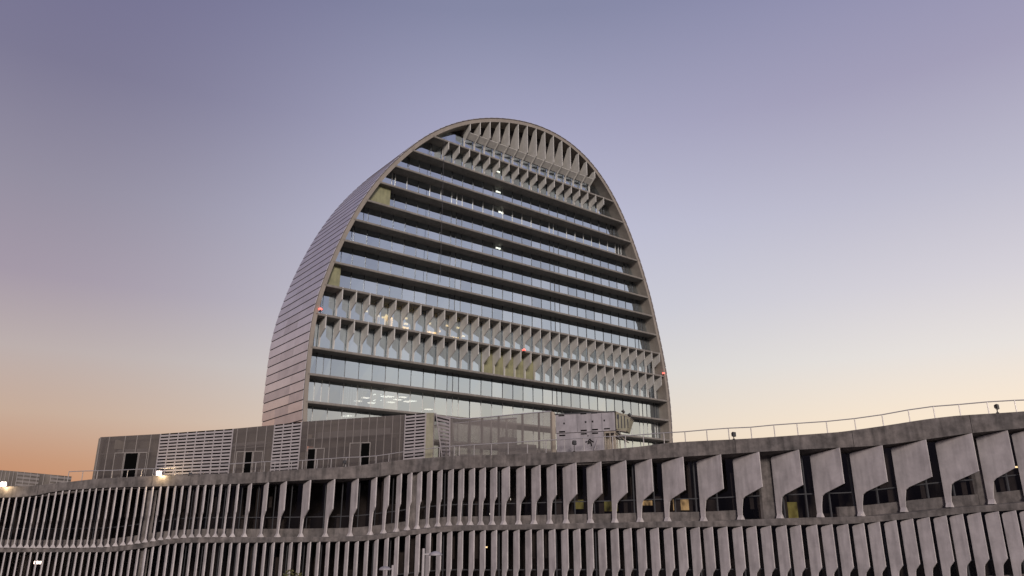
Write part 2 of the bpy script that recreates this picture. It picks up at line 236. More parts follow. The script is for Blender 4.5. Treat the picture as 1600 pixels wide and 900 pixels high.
uneven(M['warm_soft'], 1.6); uneven(M['gold_room'], .9); uneven(M['yellow_soft'], 1.8)
DATA_JSON = (
    '{"upper":[[-47.864,69.632,0.849,3.094,-1.072],[-47.273,69.596,0.848,3.092,-1.073],[-46.682,69.561,0.846,3.089,-1.073],[-46.094,69.527,0.845,3.091,-1.0'
    '74],[-45.506,69.491,0.843,3.099,-1.075],[-44.948,69.456,0.842,3.111,-1.078],[-44.333,69.417,0.84,3.129,-1.082],[-43.689,69.376,0.839,3.148,-1.088],[-4'
    '3.106,69.336,0.837,3.181,-1.093],[-42.53,69.297,0.836,3.246,-1.098],[-41.958,69.254,0.834,3.344,-1.102],[-41.392,69.212,0.833,3.471,-1.105],[-40.763,6'
    '9.16,0.831,3.591,-1.106],[-40.156,69.11,0.83,3.673,-1.106],[-39.542,69.055,0.828,3.724,-1.107],[-38.895,68.997,0.826,3.757,-1.105],[-38.304,68.939,0.8'
    '25,3.787,-1.101],[-37.655,68.874,0.823,3.819,-1.094],[-37.063,68.81,0.822,3.848,-1.085],[-36.44,68.741,0.82,3.874,-1.075],[-35.786,68.664,0.819,3.895,'
    '-1.061],[-35.155,68.58,0.817,3.907,-1.031],[-34.429,68.471,0.815,3.915,-0.977],[-33.727,68.349,0.814,3.921,-0.909],[-33.025,68.222,0.812,3.928,-0.833]'
    ',[-32.35,68.09,0.81,3.933,-0.754],[-31.677,67.956,0.809,3.938,-0.669],[-30.943,67.804,0.807,3.946,-0.574],[-30.243,67.66,0.805,3.955,-0.484],[-29.546,'
    '67.517,0.804,3.966,-0.406],[-28.859,67.391,0.802,3.977,-0.345],[-28.141,67.263,0.8,3.99,-0.299],[-27.433,67.146,0.793,4.003,-0.268],[-26.765,67.043,0.'
    '785,4.016,-0.251],[-26.007,66.928,0.777,4.031,-0.244],[-25.311,66.825,0.769,4.044,-0.242],[-24.557,66.712,0.76,4.059,-0.24],[-23.771,66.592,0.751,4.07'
    '5,-0.237],[-22.63,66.415,0.721,4.1,-0.238],[-21.18,66.188,0.848,4.152,-0.251],[-19.704,65.941,1.148,4.209,-0.251],[-17.67,65.581,1.359,4.274,-0.242],['
    '-15.543,65.182,1.298,4.326,-0.229],[-13.418,64.748,1.1,4.357,-0.193],[-11.704,64.34,0.851,4.462,-0.097],[-10.582,64.034,0.8,4.585,0.015],[-9.499,63.72'
    '4,0.701,4.69,0.14],[-8.586,63.454,0.64,4.76,0.249],[-7.76,63.209,0.64,4.816,0.348],[-6.918,62.96,0.64,4.863,0.439],[-6.066,62.711,0.64,4.9,0.525],[-5.'
    '166,62.455,0.672,4.935,0.597],[-4.32,62.239,0.702,4.962,0.626],[-3.472,62.03,0.734,4.981,0.63],[-2.625,61.821,0.766,4.996,0.632],[-1.736,61.597,0.802,'
    '5.012,0.635],[-0.821,61.362,0.95,5.023,0.639],[0.341,61.052,1.02,5.041,0.654],[1.524,60.726,1.021,5.068,0.673],[2.717,60.39,1.046,5.114,0.693],[3.949,'
    '60.036,1.5,5.145,0.712],[5.751,59.511,1.57,5.171,0.729],[7.53,58.975,1.62,5.199,0.745],[9.328,58.403,1.66,5.263,0.779],[11.244,57.774,2.05,5.32,0.813]'
    ',[13.699,56.968,2.17,5.389,0.808],[16.132,56.077,2.24,5.464,0.885],[18.614,55.13,2.25,5.516,0.953],[21.066,54.164,2.25,5.541,0.999],[23.45,53.182,2.34'
    ',5.588,1.043],[25.812,52.025,2.36,5.823,1.278],[28.192,50.778,2.328,6.074,1.538],[30.299,49.677,1.9,6.188,1.687],[32.02,48.699,1.9,6.277,1.871],[33.16'
    '3,48.038,1.9,6.332,1.969]],"lower":[[-46.714,69.563,0.6,-1.432,-1.073],[-46.124,69.529,0.6,-1.433,-1.074],[-45.532,69.492,0.6,-1.433,-1.075],[-44.942,'
    '69.456,0.6,-1.434,-1.078],[-44.351,69.418,0.601,-1.434,-1.082],[-43.761,69.38,0.602,-1.435,-1.087],[-43.171,69.34,0.604,-1.435,-1.093],[-42.58,69.3,0.'
    '605,-1.436,-1.098],[-41.989,69.256,0.606,-1.436,-1.102],[-41.398,69.212,0.608,-1.436,-1.105],[-40.805,69.163,0.609,-1.437,-1.106],[-40.212,69.115,0.61'
    ',-1.437,-1.106],[-39.619,69.062,0.612,-1.437,-1.107],[-39.026,69.01,0.613,-1.437,-1.106],[-38.432,68.952,0.614,-1.437,-1.103],[-37.838,68.894,0.616,-1'
    '.437,-1.096],[-37.241,68.83,0.617,-1.437,-1.088],[-36.638,68.765,0.618,-1.437,-1.078],[-36.025,68.692,0.62,-1.437,-1.068],[-35.404,68.617,0.621,-1.436'
    ',-1.045],[-34.769,68.522,0.622,-1.424,-1.005],[-34.13,68.421,0.624,-1.39,-0.949],[-33.482,68.305,0.625,-1.332,-0.883],[-32.828,68.183,0.627,-1.257,-0.'
    '81],[-32.166,68.054,0.628,-1.176,-0.731],[-31.497,67.919,0.629,-1.088,-0.646],[-30.822,67.779,0.631,-0.994,-0.559],[-30.143,67.64,0.632,-0.895,-0.472]'
    ',[-29.459,67.501,0.634,-0.797,-0.398],[-28.772,67.375,0.635,-0.724,-0.339],[-28.077,67.253,0.637,-0.683,-0.296],[-27.376,67.137,0.639,-0.675,-0.267],['
    '-26.672,67.029,0.64,-0.675,-0.249],[-25.964,66.922,0.642,-0.675,-0.244],[-25.252,66.816,0.643,-0.676,-0.242],[-24.533,66.708,0.645,-0.676,-0.24],[-23.'
    '81,66.598,0.647,-0.677,-0.237],[-23.08,66.485,0.648,-0.677,-0.237],[-22.347,66.371,0.65,-0.677,-0.24],[-21.599,66.256,0.657,-0.674,-0.248],[-20.831,66'
    '.131,0.663,-0.667,-0.253],[-20.092,66.008,0.669,-0.659,-0.252],[-19.294,65.871,0.676,-0.649,-0.249],[-18.553,65.74,0.682,-0.64,-0.246],[-17.766,65.598'
    ',0.689,-0.631,-0.242],[-16.965,65.452,0.696,-0.621,-0.238],[-16.177,65.304,0.703,-0.612,-0.234],[-15.36,65.146,0.71,-0.602,-0.227],[-14.545,64.984,0.7'
    '17,-0.592,-0.217],[-13.734,64.818,0.724,-0.582,-0.202],[-12.924,64.638,0.731,-0.565,-0.174],[-12.086,64.436,0.738,-0.51,-0.127],[-11.264,64.223,0.746,'
    '-0.416,-0.057],[-10.412,63.987,0.753,-0.307,0.035],[-9.548,63.738,0.759,-0.202,0.134],[-8.667,63.478,0.765,-0.106,0.239],[-7.819,63.226,0.771,-0.019,0'
    '.341],[-6.95,62.969,0.777,0.057,0.436],[-6.088,62.717,0.783,0.119,0.522],[-5.238,62.476,0.789,0.173,0.593],[-4.371,62.252,0.795,0.214,0.626],[-3.479,6'
    '2.032,0.802,0.233,0.63],[-2.618,61.819,0.808,0.244,0.632],[-1.734,61.597,0.815,0.255,0.635],[-0.881,61.378,0.821,0.266,0.639],[-0.014,61.149,0.827,0.2'
    '77,0.648],[0.909,60.897,0.834,0.289,0.663],[1.795,60.65,0.841,0.3,0.678],[2.683,60.4,0.848,0.311,0.692],[3.629,60.128,0.855,0.321,0.708],[4.52,59.871,'
    '0.861,0.331,0.719],[5.451,59.599,0.866,0.341,0.727],[6.354,59.331,0.871,0.351,0.734],[7.267,59.055,0.875,0.361,0.742],[8.188,58.768,0.88,0.371,0.756],'
    '[9.139,58.464,0.885,0.38,0.775],[10.069,58.161,0.89,0.389,0.794],[11.012,57.851,0.895,0.397,0.811],[11.918,57.555,0.9,0.406,0.815],[12.833,57.258,0.90'
    '5,0.414,0.809],[13.702,56.966,0.91,0.422,0.809],[14.645,56.631,0.915,0.431,0.831],[15.598,56.278,0.92,0.444,0.866],[16.485,55.944,0.926,0.46,0.896],[1'
    '7.402,55.596,0.93,0.478,0.922],[18.348,55.233,0.93,0.496,0.947],[19.227,54.891,0.93,0.512,0.966],[20.201,54.509,0.93,0.53,0.984],[21.106,54.148,0.93,0'
    '.547,1.0],[22.017,53.78,0.93,0.565,1.013],[22.933,53.401,0.93,0.609,1.026],[23.816,53.013,0.93,0.692,1.067],[24.723,52.574,0.93,0.78,1.16],[25.609,52.'
    '128,0.93,0.866,1.256],[26.468,51.687,0.93,0.95,1.351],[27.339,51.23,0.93,1.039,1.449],[28.164,50.793,0.93,1.124,1.536],[29.042,50.336,0.93,1.208,1.6],'
    '[29.918,49.88,0.93,1.257,1.658],[30.732,49.442,0.93,1.295,1.729],[31.549,48.973,0.93,1.347,1.823],[32.351,48.509,0.93,1.41,1.9],[33.138,48.053,0.93,1.'
    '473,1.967]],"band":[[-57.184,69.555,3.324,4.321],[-56.016,69.485,3.295,4.283],[-54.847,69.414,3.266,4.246],[-53.679,69.344,3.237,4.208],[-52.51,69.274'
    ',3.209,4.172],[-51.342,69.203,3.181,4.135],[-50.173,69.133,3.154,4.099],[-49.005,69.063,3.126,4.064],[-47.836,68.992,3.104,4.035],[-46.668,68.922,3.09'
    '8,4.028],[-45.501,68.856,3.105,4.034],[-44.334,68.786,3.132,4.061],[-43.167,68.713,3.171,4.095],[-41.998,68.636,3.304,4.161],[-40.829,68.55,3.538,4.26'
    '4],[-39.658,68.456,3.698,4.378],[-38.486,68.354,3.766,4.498],[-37.313,68.242,3.824,4.613],[-36.139,68.117,3.877,4.691],[-34.965,67.981,3.909,4.735],[-'
    '33.783,67.806,3.922,4.774],[-32.596,67.595,3.932,4.809],[-31.409,67.365,3.942,4.842],[-30.223,67.122,3.954,4.866],[-29.044,66.882,3.971,4.882],[-27.87'
    '5,66.669,3.99,4.899],[-26.717,66.48,4.011,4.918],[-25.573,66.316,4.033,4.938],[-24.435,66.157,4.056,4.959],[-23.3,65.993,4.077,4.979],[-22.173,65.831,'
    '4.103,5.003],[-21.032,65.646,4.144,5.047],[-19.843,65.387,4.192,5.103],[-18.585,65.024,4.233,5.153],[-17.37,64.704,4.268,5.194],[-16.184,64.411,4.294,'
    '5.225],[-15.071,64.199,4.319,5.259],[-13.986,64.008,4.337,5.297],[-12.946,63.858,4.35,5.371],[-11.918,63.698,4.389,5.478],[-10.934,63.56,4.483,5.587],'
    '[-9.914,63.342,4.6,5.692],[-8.887,63.095,4.7,5.782],[-7.871,62.846,4.779,5.842],[-6.82,62.543,4.845,5.884],[-5.769,62.234,4.894,5.926],[-4.717,61.926,'
    '4.935,5.966],[-3.662,61.635,4.967,5.981],[-2.615,61.355,4.987,5.966],[-1.576,61.072,5.006,5.957],[-0.531,60.767,5.022,5.965],[0.549,60.4,5.035,5.975],'
    '[1.576,60.083,5.051,5.986],[2.558,59.81,5.08,5.997],[3.539,59.524,5.12,6.004],[4.614,59.105,5.151,6.002],[5.746,58.602,5.16,5.999],[6.715,58.297,5.172'
    ',6.033],[7.674,57.989,5.183,6.08],[8.618,57.686,5.201,6.127],[9.551,57.377,5.233,6.182],[10.472,57.068,5.268,6.263],[11.392,56.747,5.299,6.351],[12.38'
    ',56.328,5.325,6.4],[13.358,55.917,5.348,6.405],[14.281,55.568,5.371,6.412],[15.167,55.246,5.395,6.419],[16.042,54.909,5.422,6.424],[16.898,54.574,5.44'
    '9,6.432],[17.742,54.244,5.472,6.45],[18.576,53.916,5.49,6.474],[19.391,53.599,5.506,6.499],[20.192,53.287,5.519,6.523],[20.984,52.977,5.528,6.547],[21'
    '.765,52.668,5.535,6.571],[22.535,52.36,5.543,6.601],[23.295,52.053,5.554,6.66],[24.051,51.737,5.564,6.74],[24.807,51.405,5.588,6.819],[25.548,51.05,5.'
    '65,6.898],[26.273,50.679,5.726,6.983],[26.975,50.322,5.801,7.069],[27.667,49.966,5.877,7.147],[28.347,49.609,5.954,7.207],[29.012,49.26,6.028,7.244],['
    '29.663,48.917,6.086,7.252],[30.307,48.586,6.121,7.252],[30.934,48.273,6.153,7.254],[31.47,48.064,6.187,7.262],[31.994,47.848,6.222,7.271],[32.533,47.5'
    '86,6.253,7.282],[33.128,47.24,6.281,7.292],[33.715,46.902,6.31,7.303],[34.293,46.567,6.337,7.313],[34.861,46.234,6.35,7.316],[35.419,45.901,6.358,7.32'
    '5],[35.982,45.568,6.367,7.336],[36.545,45.235,6.377,7.348],[37.109,44.901,6.388,7.36],[37.672,44.568,6.399,7.373],[38.235,44.235,6.412,7.388],[38.798,'
    '43.902,6.425,7.403],[39.361,43.569,6.439,7.419],[39.924,43.236,6.453,7.436],[40.488,42.903,6.469,7.453]],"ledge":[[-57.338,69.752,-1.549],[-56.17,69.6'
    '82,-1.535],[-55.001,69.611,-1.522],[-53.833,69.541,-1.509],[-52.664,69.47,-1.496],[-51.496,69.4,-1.483],[-50.327,69.33,-1.47],[-49.159,69.259,-1.457],'
    '[-47.99,69.189,-1.445],[-46.822,69.119,-1.436],[-45.654,69.051,-1.437],[-44.485,68.978,-1.438],[-43.314,68.901,-1.439],[-42.142,68.819,-1.44],[-40.969'
    ',68.73,-1.44],[-39.794,68.631,-1.44],[-38.62,68.525,-1.44],[-37.443,68.408,-1.44],[-36.266,68.279,-1.44],[-35.088,68.139,-1.438],[-33.903,67.959,-1.38'
    '4],[-32.713,67.743,-1.262],[-31.522,67.509,-1.117],[-30.333,67.262,-0.955],[-29.15,67.018,-0.79],[-27.978,66.8,-0.691],[-26.816,66.607,-0.675],[-25.66'
    '3,66.431,-0.676],[-24.514,66.259,-0.677],[-23.37,66.082,-0.677],[-22.23,65.904,-0.678],[-21.093,65.724,-0.673],[-19.957,65.532,-0.661],[-18.826,65.331'
    ',-0.648],[-17.699,65.124,-0.635],[-16.578,64.914,-0.621],[-15.462,64.698,-0.608],[-14.351,64.474,-0.595],[-13.246,64.241,-0.581],[-12.146,63.989,-0.54'
    '7],[-11.05,63.708,-0.446],[-9.959,63.4,-0.309],[-8.877,63.083,-0.181],[-7.804,62.76,-0.068],[-6.739,62.439,0.033],[-5.683,62.125,0.111],[-4.636,61.823'
    ',0.178],[-3.6,61.556,0.221],[-2.572,61.3,0.238],[-1.552,61.041,0.251],[-0.54,60.778,0.264],[0.464,60.508,0.276],[1.459,60.232,0.289],[2.445,59.953,0.3'
    '01],[3.423,59.672,0.313],[4.392,59.389,0.323],[5.352,59.106,0.334],[6.301,58.825,0.344],[7.241,58.542,0.354],[8.172,58.255,0.364],[9.093,57.962,0.374]'
    ',[10.004,57.665,0.383],[10.906,57.367,0.391],[11.798,57.07,0.399],[12.682,56.78,0.407],[13.556,56.493,0.415],[14.421,56.199,0.423],[15.273,55.89,0.431'
    '],[16.115,55.574,0.442],[16.947,55.259,0.458],[17.769,54.945,0.473],[18.582,54.632,0.489],[19.381,54.323,0.504],[20.171,54.015,0.518],[20.951,53.707,0'
    '.533],[21.721,53.4,0.548],[22.481,53.092,0.562],[23.231,52.785,0.589],[23.97,52.474,0.65],[24.694,52.14,0.722],[25.403,51.789,0.791],[26.102,51.437,0.'
    '86],[26.79,51.085,0.928],[27.467,50.733,0.997],[28.134,50.381,1.067],[28.79,50.032,1.137],[29.44,49.694,1.2],[30.08,49.363,1.242],[30.711,49.033,1.272'
    '],[31.33,48.697,1.301],[31.935,48.35,1.34],[32.53,48.004,1.388],[33.117,47.665,1.435],[33.695,47.331,1.482],[34.263,46.997,1.509],[34.821,46.665,1.511'
    '],[35.384,46.331,1.512],[35.947,45.998,1.515],[36.51,45.665,1.517],[37.074,45.332,1.519],[37.637,44.999,1.522],[38.2,44.666,1.525],[38.763,44.333,1.52'
    '8],[39.326,44.0,1.531],[39.89,43.666,1.534]],"leg":[[-57.708,70.224,-1.057],[-56.54,70.154,-1.058],[-55.371,70.084,-1.06],[-54.203,70.013,-1.062],[-53'
    '.034,69.943,-1.063],[-51.866,69.873,-1.065],[-50.697,69.802,-1.066],[-49.529,69.732,-1.068],[-48.36,69.661,-1.069],[-47.192,69.591,-1.071],[-46.024,69'
    '.523,-1.072],[-44.855,69.45,-1.076],[-43.685,69.375,-1.085],[-42.515,69.296,-1.096],[-41.344,69.208,-1.103],[-40.171,69.111,-1.105],[-38.997,69.007,-1'
    '.105],[-37.823,68.892,-1.097],[-36.647,68.766,-1.08],[-35.471,68.627,-1.053],[-34.287,68.449,-0.974],[-33.098,68.236,-0.85],[-31.909,68.004,-0.706],[-'
    '30.722,67.759,-0.55],[-29.541,67.516,-0.406],[-28.371,67.301,-0.312],[-27.21,67.11,-0.261],[-26.058,66.936,-0.244],[-24.911,66.766,-0.241],[-23.768,66'
    '.591,-0.237],[-22.63,66.415,-0.238],[-21.497,66.24,-0.249],[-20.367,66.056,-0.253],[-19.242,65.862,-0.249],[-18.121,65.663,-0.244],[-17.005,65.459,-0.'
    '238],[-15.895,65.251,-0.232],[-14.79,65.035,-0.22],[-13.691,64.809,-0.2],[-12.596,64.564,-0.157],[-11.506,64.291,-0.076],[-10.422,63.99,0.04],[-9.344,'
    '63.679,0.165],[-8.275,63.362,0.295],[-7.215,63.047,0.415],[-6.163,62.738,0.522],[-5.121,62.442,0.603],[-4.089,62.181,0.628],[-3.066,61.931,0.631],[-2.'
    '05,61.678,0.634],[-1.043,61.421,0.638],[-0.044,61.157,0.649],[0.947,60.886,0.665],[1.929,60.613,0.681],[2.902,60.337,0.697],[3.866,60.06,0.711],[4.822'
    ',59.783,0.722],[5.768,59.506,0.729],[6.705,59.226,0.737],[7.633,58.943,0.747],[8.551,58.654,0.763],[9.46,58.361,0.782],[10.359,58.067,0.8],[11.248,57.'
    '773,0.813],[12.129,57.487,0.814],[13.0,57.203,0.808],[13.862,56.913,0.81],[14.711,56.607,0.833],[15.55,56.295,0.863],[16.379,55.984,0.891],[17.199,55.'
    '674,0.915],[18.008,55.364,0.936],[18.808,55.055,0.956],[19.598,54.747,0.972],[20.377,54.44,0.986],[21.147,54.132,0.999],[21.907,53.825,1.01],[22.657,5'
    '3.517,1.02],[23.396,53.206,1.036],[24.12,52.873,1.085],[24.83,52.521,1.159],[25.529,52.17,1.233],[26.217,51.818,1.307],[26.894,51.465,1.381],[27.56,51'
    '.113,1.455],[28.217,50.765,1.523],[28.866,50.427,1.575],[29.507,50.096,1.617],[30.138,49.765,1.658],[30.756,49.429,1.708],[31.361,49.082,1.774],[31.95'
    '6,48.736,1.839],[32.543,48.398,1.893],[33.121,48.063,1.942],[33.689,47.729,1.99],[34.248,47.397,2.037],[34.811,47.064,2.057],[35.374,46.731,2.042],[35'
    '.937,46.397,2.027],[36.5,46.064,2.012],[37.063,45.731,1.997],[37.627,45.398,1.983],[38.19,45.065,1.969],[38.753,44.732,1.955],[39.316,44.399,1.941]],"'
    'pav":[[-37.873,69.835,8.5],[-31.996,68.88,8.658],[-25.038,67.686,8.946],[-21.158,67.078,9.194],[-18.674,66.641,9.409],[-9.229,64.431,9.675],[-7.419,63'
    '.895,9.754],[-6.634,63.668,9.717],[-5.571,63.377,9.348],[-4.307,63.062,9.085],[-2.955,62.727,9.14],[-2.149,62.522,9.161],[-0.025,61.956,9.283],[2.942,'
    '61.119,9.41],[3.3,61.015,9.393],[3.499,60.958,9.125],[7.258,59.832,9.176],[8.091,59.567,9.209]],"rail":[[-39.59,68.78,5.328,4.441],[-38.275,68.662,5.3'
    '71,4.576],[-36.892,68.522,5.385,4.692],[-35.505,68.366,5.397,4.754],[-34.044,68.157,5.433,4.802],[-32.688,67.913,5.466,4.842],[-31.574,67.696,5.473,4.'
    '872],[-29.421,67.256,5.515,4.909],[-26.149,66.713,5.626,4.961],[-24.063,66.417,5.786,4.999],[-22.094,66.128,5.864,5.043],[-21.285,65.995,5.904,5.076],'
    '[-20.343,65.789,5.911,5.119],[-18.797,65.361,5.922,5.182],[-17.8,65.098,5.923,5.217],[-16.473,64.768,5.969,5.252],[-15.233,64.533,6.024,5.289],[-13.95'
    '2,64.317,6.08,5.339],[-12.681,64.128,6.112,5.444],[-11.365,63.936,6.169,5.588],[-10.268,63.713,6.302,5.702],[-9.006,63.411,6.451,5.814],[-5.962,62.564'
    ',6.719,5.952],[-4.73,62.207,6.781,5.998],[-4.304,62.09,6.793,6.007],[-3.09,61.762,6.831,6.003],[-1.68,61.376,6.861,5.985],[-0.337,60.961,6.887,5.994],'
    '[1.191,60.47,6.928,6.009],[2.649,60.057,6.977,6.024],[4.082,59.559,6.99,6.027],[5.53,58.937,7.011,6.02],[7.016,58.466,7.049,6.069],[7.678,58.253,7.046'
    ',6.102],[8.617,57.949,7.055,6.147],[9.915,57.516,7.095,6.226],[11.37,56.993,7.146,6.36],[12.824,56.379,7.159,6.426],[14.308,55.812,7.224,6.435],[15.76'
    '4,55.263,7.264,6.445],[17.226,54.692,7.254,6.457],[18.707,54.111,7.332,6.495],[20.157,53.546,7.365,6.538],[21.963,52.832,7.395,6.594],[23.649,52.144,7'
    '.492,6.685],[25.237,51.42,7.644,6.846],[26.692,50.679,7.853,7.004],[28.027,49.986,7.975,7.16],[29.344,49.294,7.987,7.264],[30.776,48.581,8.033,7.284],'
    '[32.177,47.978,8.032,7.301],[33.498,47.221,7.962,7.316]],"flood":[[-45.352,68.937,4.243,1.0,4.038],[-30.901,67.34,5.034,1.0,4.863],[-27.909,66.757,4.9'
    '31,0.0,4.907],[-14.04,64.099,5.693,0.0,5.309],[4.788,59.09,6.664,0.0,6.006],[16.014,54.985,6.768,0.0,6.429],[31.126,48.264,7.65,0.0,7.269]],"lamp":[[-'
    '4.479,40.0,-0.712],[-3.569,40.0,-0.988],[-6.588,44.0,-1.645],[-7.317,44.0,-1.842]],"tree":[[-13.272,48.0,-2.069]],"litpx":[[7.488,60.468,1.98],[5.225,'
    '61.176,2.153],[10.221,59.574,2.179],[12.765,58.721,2.049],[-0.273,62.765,2.619],[-1.746,63.167,1.496],[28.97,51.53,3.814],[32.195,49.67,3.988],[-42.18'
    '8,71.119,-2.374],[19.918,55.974,1.539],[-2.089,63.258,-1.041],[-45.49,71.36,-2.322]],"far":[[-64.858,95.0,7.69],[-59.72,93.0,7.241],[-51.406,90.0,6.42'
    '5]],"outline":[[50.812,-10.031],[50.086,-8.717],[49.426,-7.369],[48.82,-5.996],[48.259,-4.604],[47.747,-3.193],[47.284,-1.766],[46.877,-0.321],[46.529'
    ',1.139],[46.237,2.611],[45.968,4.088],[45.67,5.559],[45.34,7.023],[45.023,8.49],[44.752,9.966],[44.536,11.452],[44.367,12.943],[44.232,14.438],[44.121'
    ',15.935],[44.028,17.433],[43.959,18.932],[43.921,20.433],[43.916,21.934],[43.933,23.434],[43.961,24.935],[43.995,26.436],[44.039,27.936],[44.111,29.43'
    '5],[44.228,30.931],[44.407,32.422],[44.649,33.903],[44.946,35.374],[45.285,36.836],[45.655,38.291],[46.052,39.738],[46.473,41.179],[46.924,42.611],[47'
    '.403,44.033],[47.91,45.446],[48.441,46.85],[48.995,48.245],[49.574,49.629],[50.181,51.002],[50.82,52.36],[51.49,53.703],[52.191,55.03],[52.925,56.34],'
    '[53.691,57.631],[54.49,58.901],[55.323,60.15],[56.186,61.377],[57.077,62.586],[57.992,63.775],[58.93,64.947],[59.894,66.098],[60.884,67.225],[61.905,6'
    '8.325],[62.961,69.392],[64.052,70.423],[65.178,71.415],[66.337,72.369],[67.53,73.28],[68.752,74.15],[70.005,74.977],[71.286,75.76],[72.594,76.495],[73'
    '.928,77.183],[75.285,77.825],[76.662,78.422],[78.058,78.974],[79.47,79.482],[80.898,79.945],[82.339,80.362],[83.793,80.733],[85.259,81.055],[86.736,81'
    '.324],[88.222,81.535],[89.715,81.684],[91.214,81.767],[92.715,81.778],[94.214,81.712],[95.708,81.565],[97.19,81.334],[98.657,81.016],[100.101,80.609],'
    '[101.517,80.112],[102.899,79.526],[104.239,78.851],[105.533,78.091],[106.776,77.251],[107.965,76.335],[109.099,75.352],[110.176,74.307],[111.197,73.20'
    '7],[112.165,72.06],[113.083,70.872],[113.952,69.649],[114.776,68.394],[115.557,67.113],[116.297,65.807],[117.0,64.481],[117.668,63.137],[118.305,61.77'
    '8],[118.915,60.406],[119.503,59.025],[120.069,57.635],[120.614,56.237],[121.137,54.83],[121.637,53.414],[122.111,51.99],[122.557,50.557],[122.974,49.1'
    '15],[123.363,47.666],[123.729,46.21],[124.074,44.749],[124.407,43.286],[124.732,41.82],[125.052,40.354],[125.365,38.886],[125.663,37.415],[125.938,35.'
    '939],[126.181,34.458],[126.388,32.972],[126.561,31.481],[126.7,29.986],[126.81,28.489],[126.893,26.991],[126.948,25.491],[126.974,23.99],[126.969,22.4'
    '89],[126.93,20.989],[126.866,19.489],[126.797,17.99],[126.732,16.49],[126.652,14.991],[126.531,13.495],[126.35,12.005],[126.105,10.525],[125.797,9.056'
    '],[125.434,7.6],[125.072,6.143],[124.816,4.665],[124.648,3.173],[124.455,1.685],[124.199,0.206],[123.882,-1.261],[123.51,-2.715],[123.087,-4.155],[122'
    '.614,-5.58],[122.093,-6.987],[121.518,-8.374],[120.879,-9.731]],"tl":{"red":[[45.519,33.118],[86.148,32.513],[125.13,32.937]],"roof":[[83.828,70.904],'
    '[84.012,66.322],[84.682,61.95],[84.063,54.012],[128.033,58.431]],"warm":[[55.449,35.527],[57.645,35.126],[58.877,35.0],[59.593,35.466],[63.116,35.616]'
    ',[63.292,34.606],[67.964,35.504],[70.024,34.423],[71.905,35.683],[74.282,35.712],[75.306,34.303]],"ceil":[[56.778,21.202],[58.972,21.965],[55.547,20.5'
    '49],[57.996,20.48],[60.303,21.784],[61.268,21.886],[59.029,21.01],[61.563,20.945],[62.884,21.512],[63.851,22.048],[64.76,21.375],[65.761,21.586],[53.4'
    '65,17.867],[54.239,18.038],[59.972,19.187],[69.023,20.469]]},"q":[1172.8051519959647,0.3159721697733259,0.6643618384007495,-1.0112743991188108e-08,-0.'
    '0023832959129852747],"S":106.65827079833497,"con":{"slots":[[0.239,9.075,0.733,8.976],[2.053,9.153,2.539,9.054],[2.932,9.176,3.414,9.077],[3.87,9.208,'
    '4.347,9.11],[0.635,8.461,0.75,8.328],[2.39,8.5,2.516,8.368],[2.954,8.52,3.078,8.375],[3.908,8.554,4.018,8.423],[0.276,7.793,0.767,7.684],[2.044,7.83,2'
    '.526,7.723],[2.95,7.857,3.428,7.75],[3.912,7.881,4.386,7.787],[0.27,7.507,0.76,7.4],[2.036,7.566,2.517,7.459],[2.94,7.581,3.417,7.475]],"corners":[[0.'
    '0,9.125],[4.798,9.209],[4.729,7.655],[3.863,7.614],[3.812,6.349],[-0.031,7.639]],"end":[[4.799,9.215],[5.548,8.959],[5.972,8.595],[5.673,7.642],[4.796'
    ',7.739]],"strokes":[[[2.401,6.862],[2.562,6.888]],[[2.588,6.7],[2.662,6.978],[2.743,7.1],[2.853,6.94],[2.979,6.873],[3.054,6.839]],[[2.686,6.759],[2.8'
    '17,6.816],[2.871,6.535]],[[2.757,6.943],[2.731,6.757]],[[2.578,7.356],[2.642,7.335]]],"brace":[[3.125,6.495],[3.422,7.106]],"fig":[[5.458,9.058],[5.45'
    '3,9.342],[5.929,9.005],[5.945,9.306]]},"P1":[3.499,60.958],"T":[0.957,-0.29]}')
# ------------------------------------------------------------------ baked layout, metres (x, y on the ground, z above the eye)
DATA = json.loads(DATA_JSON)
AL_ = AL
D = Vector((-math.sin(AL_), math.cos(AL_), 0)); U = Vector((math.cos(AL_), math.sin(AL_), 0)); Z = Vector((0, 0, 1))
def P3(x, y, z=0): return Vector((x, y, z + EZ))

# ------------------------------------------------------------------ ground
g = MB(); S0 = 2500
g.quad((-S0, -S0, 0), (S0, -S0, 0), (S0, S0, 0), (-S0, S0, 0))
tag(g.build('ground', M['asphalt']), kind='structure')

# ================================================================== tower
TD = DATA['S']
def T(u, d, z): return U * u + D * (TD + d) + Z * (z + EZ)
tower = empty('disc_tower', T(85.5, 8, -9.5), 'tall disc-shaped glass and concrete tower with a curved aluminium edge', 'tower')
OUT = [(u, z) for u, z in DATA['outline']]
def offset(pts, k):
    res = []
    for i, (u, z) in enumerate(pts):
        a = pts[max(i - 1, 0)]; b = pts[min(i + 1, len(pts) - 1)]
        tx, tz_ = b[0] - a[0], b[1] - a[1]; l = math.hypot(tx, tz_)
        res.append((u + tz_ / l * k, z - tx / l * k))
    return res
INN = offset(OUT, .85); OUTB = offset(OUT, .16)
DEPTH = 16.0
# structural rim: closed ring section swept round the disc
rm = MB()
rm.loft([[T(o[0], 0, o[1]), T(i[0], 0, i[1]), T(i[0], DEPTH, i[1]), T(o[0], DEPTH, o[1])] for o, i in zip(OUTB, INN)])
rm.build('rim', M['rim'], tower)
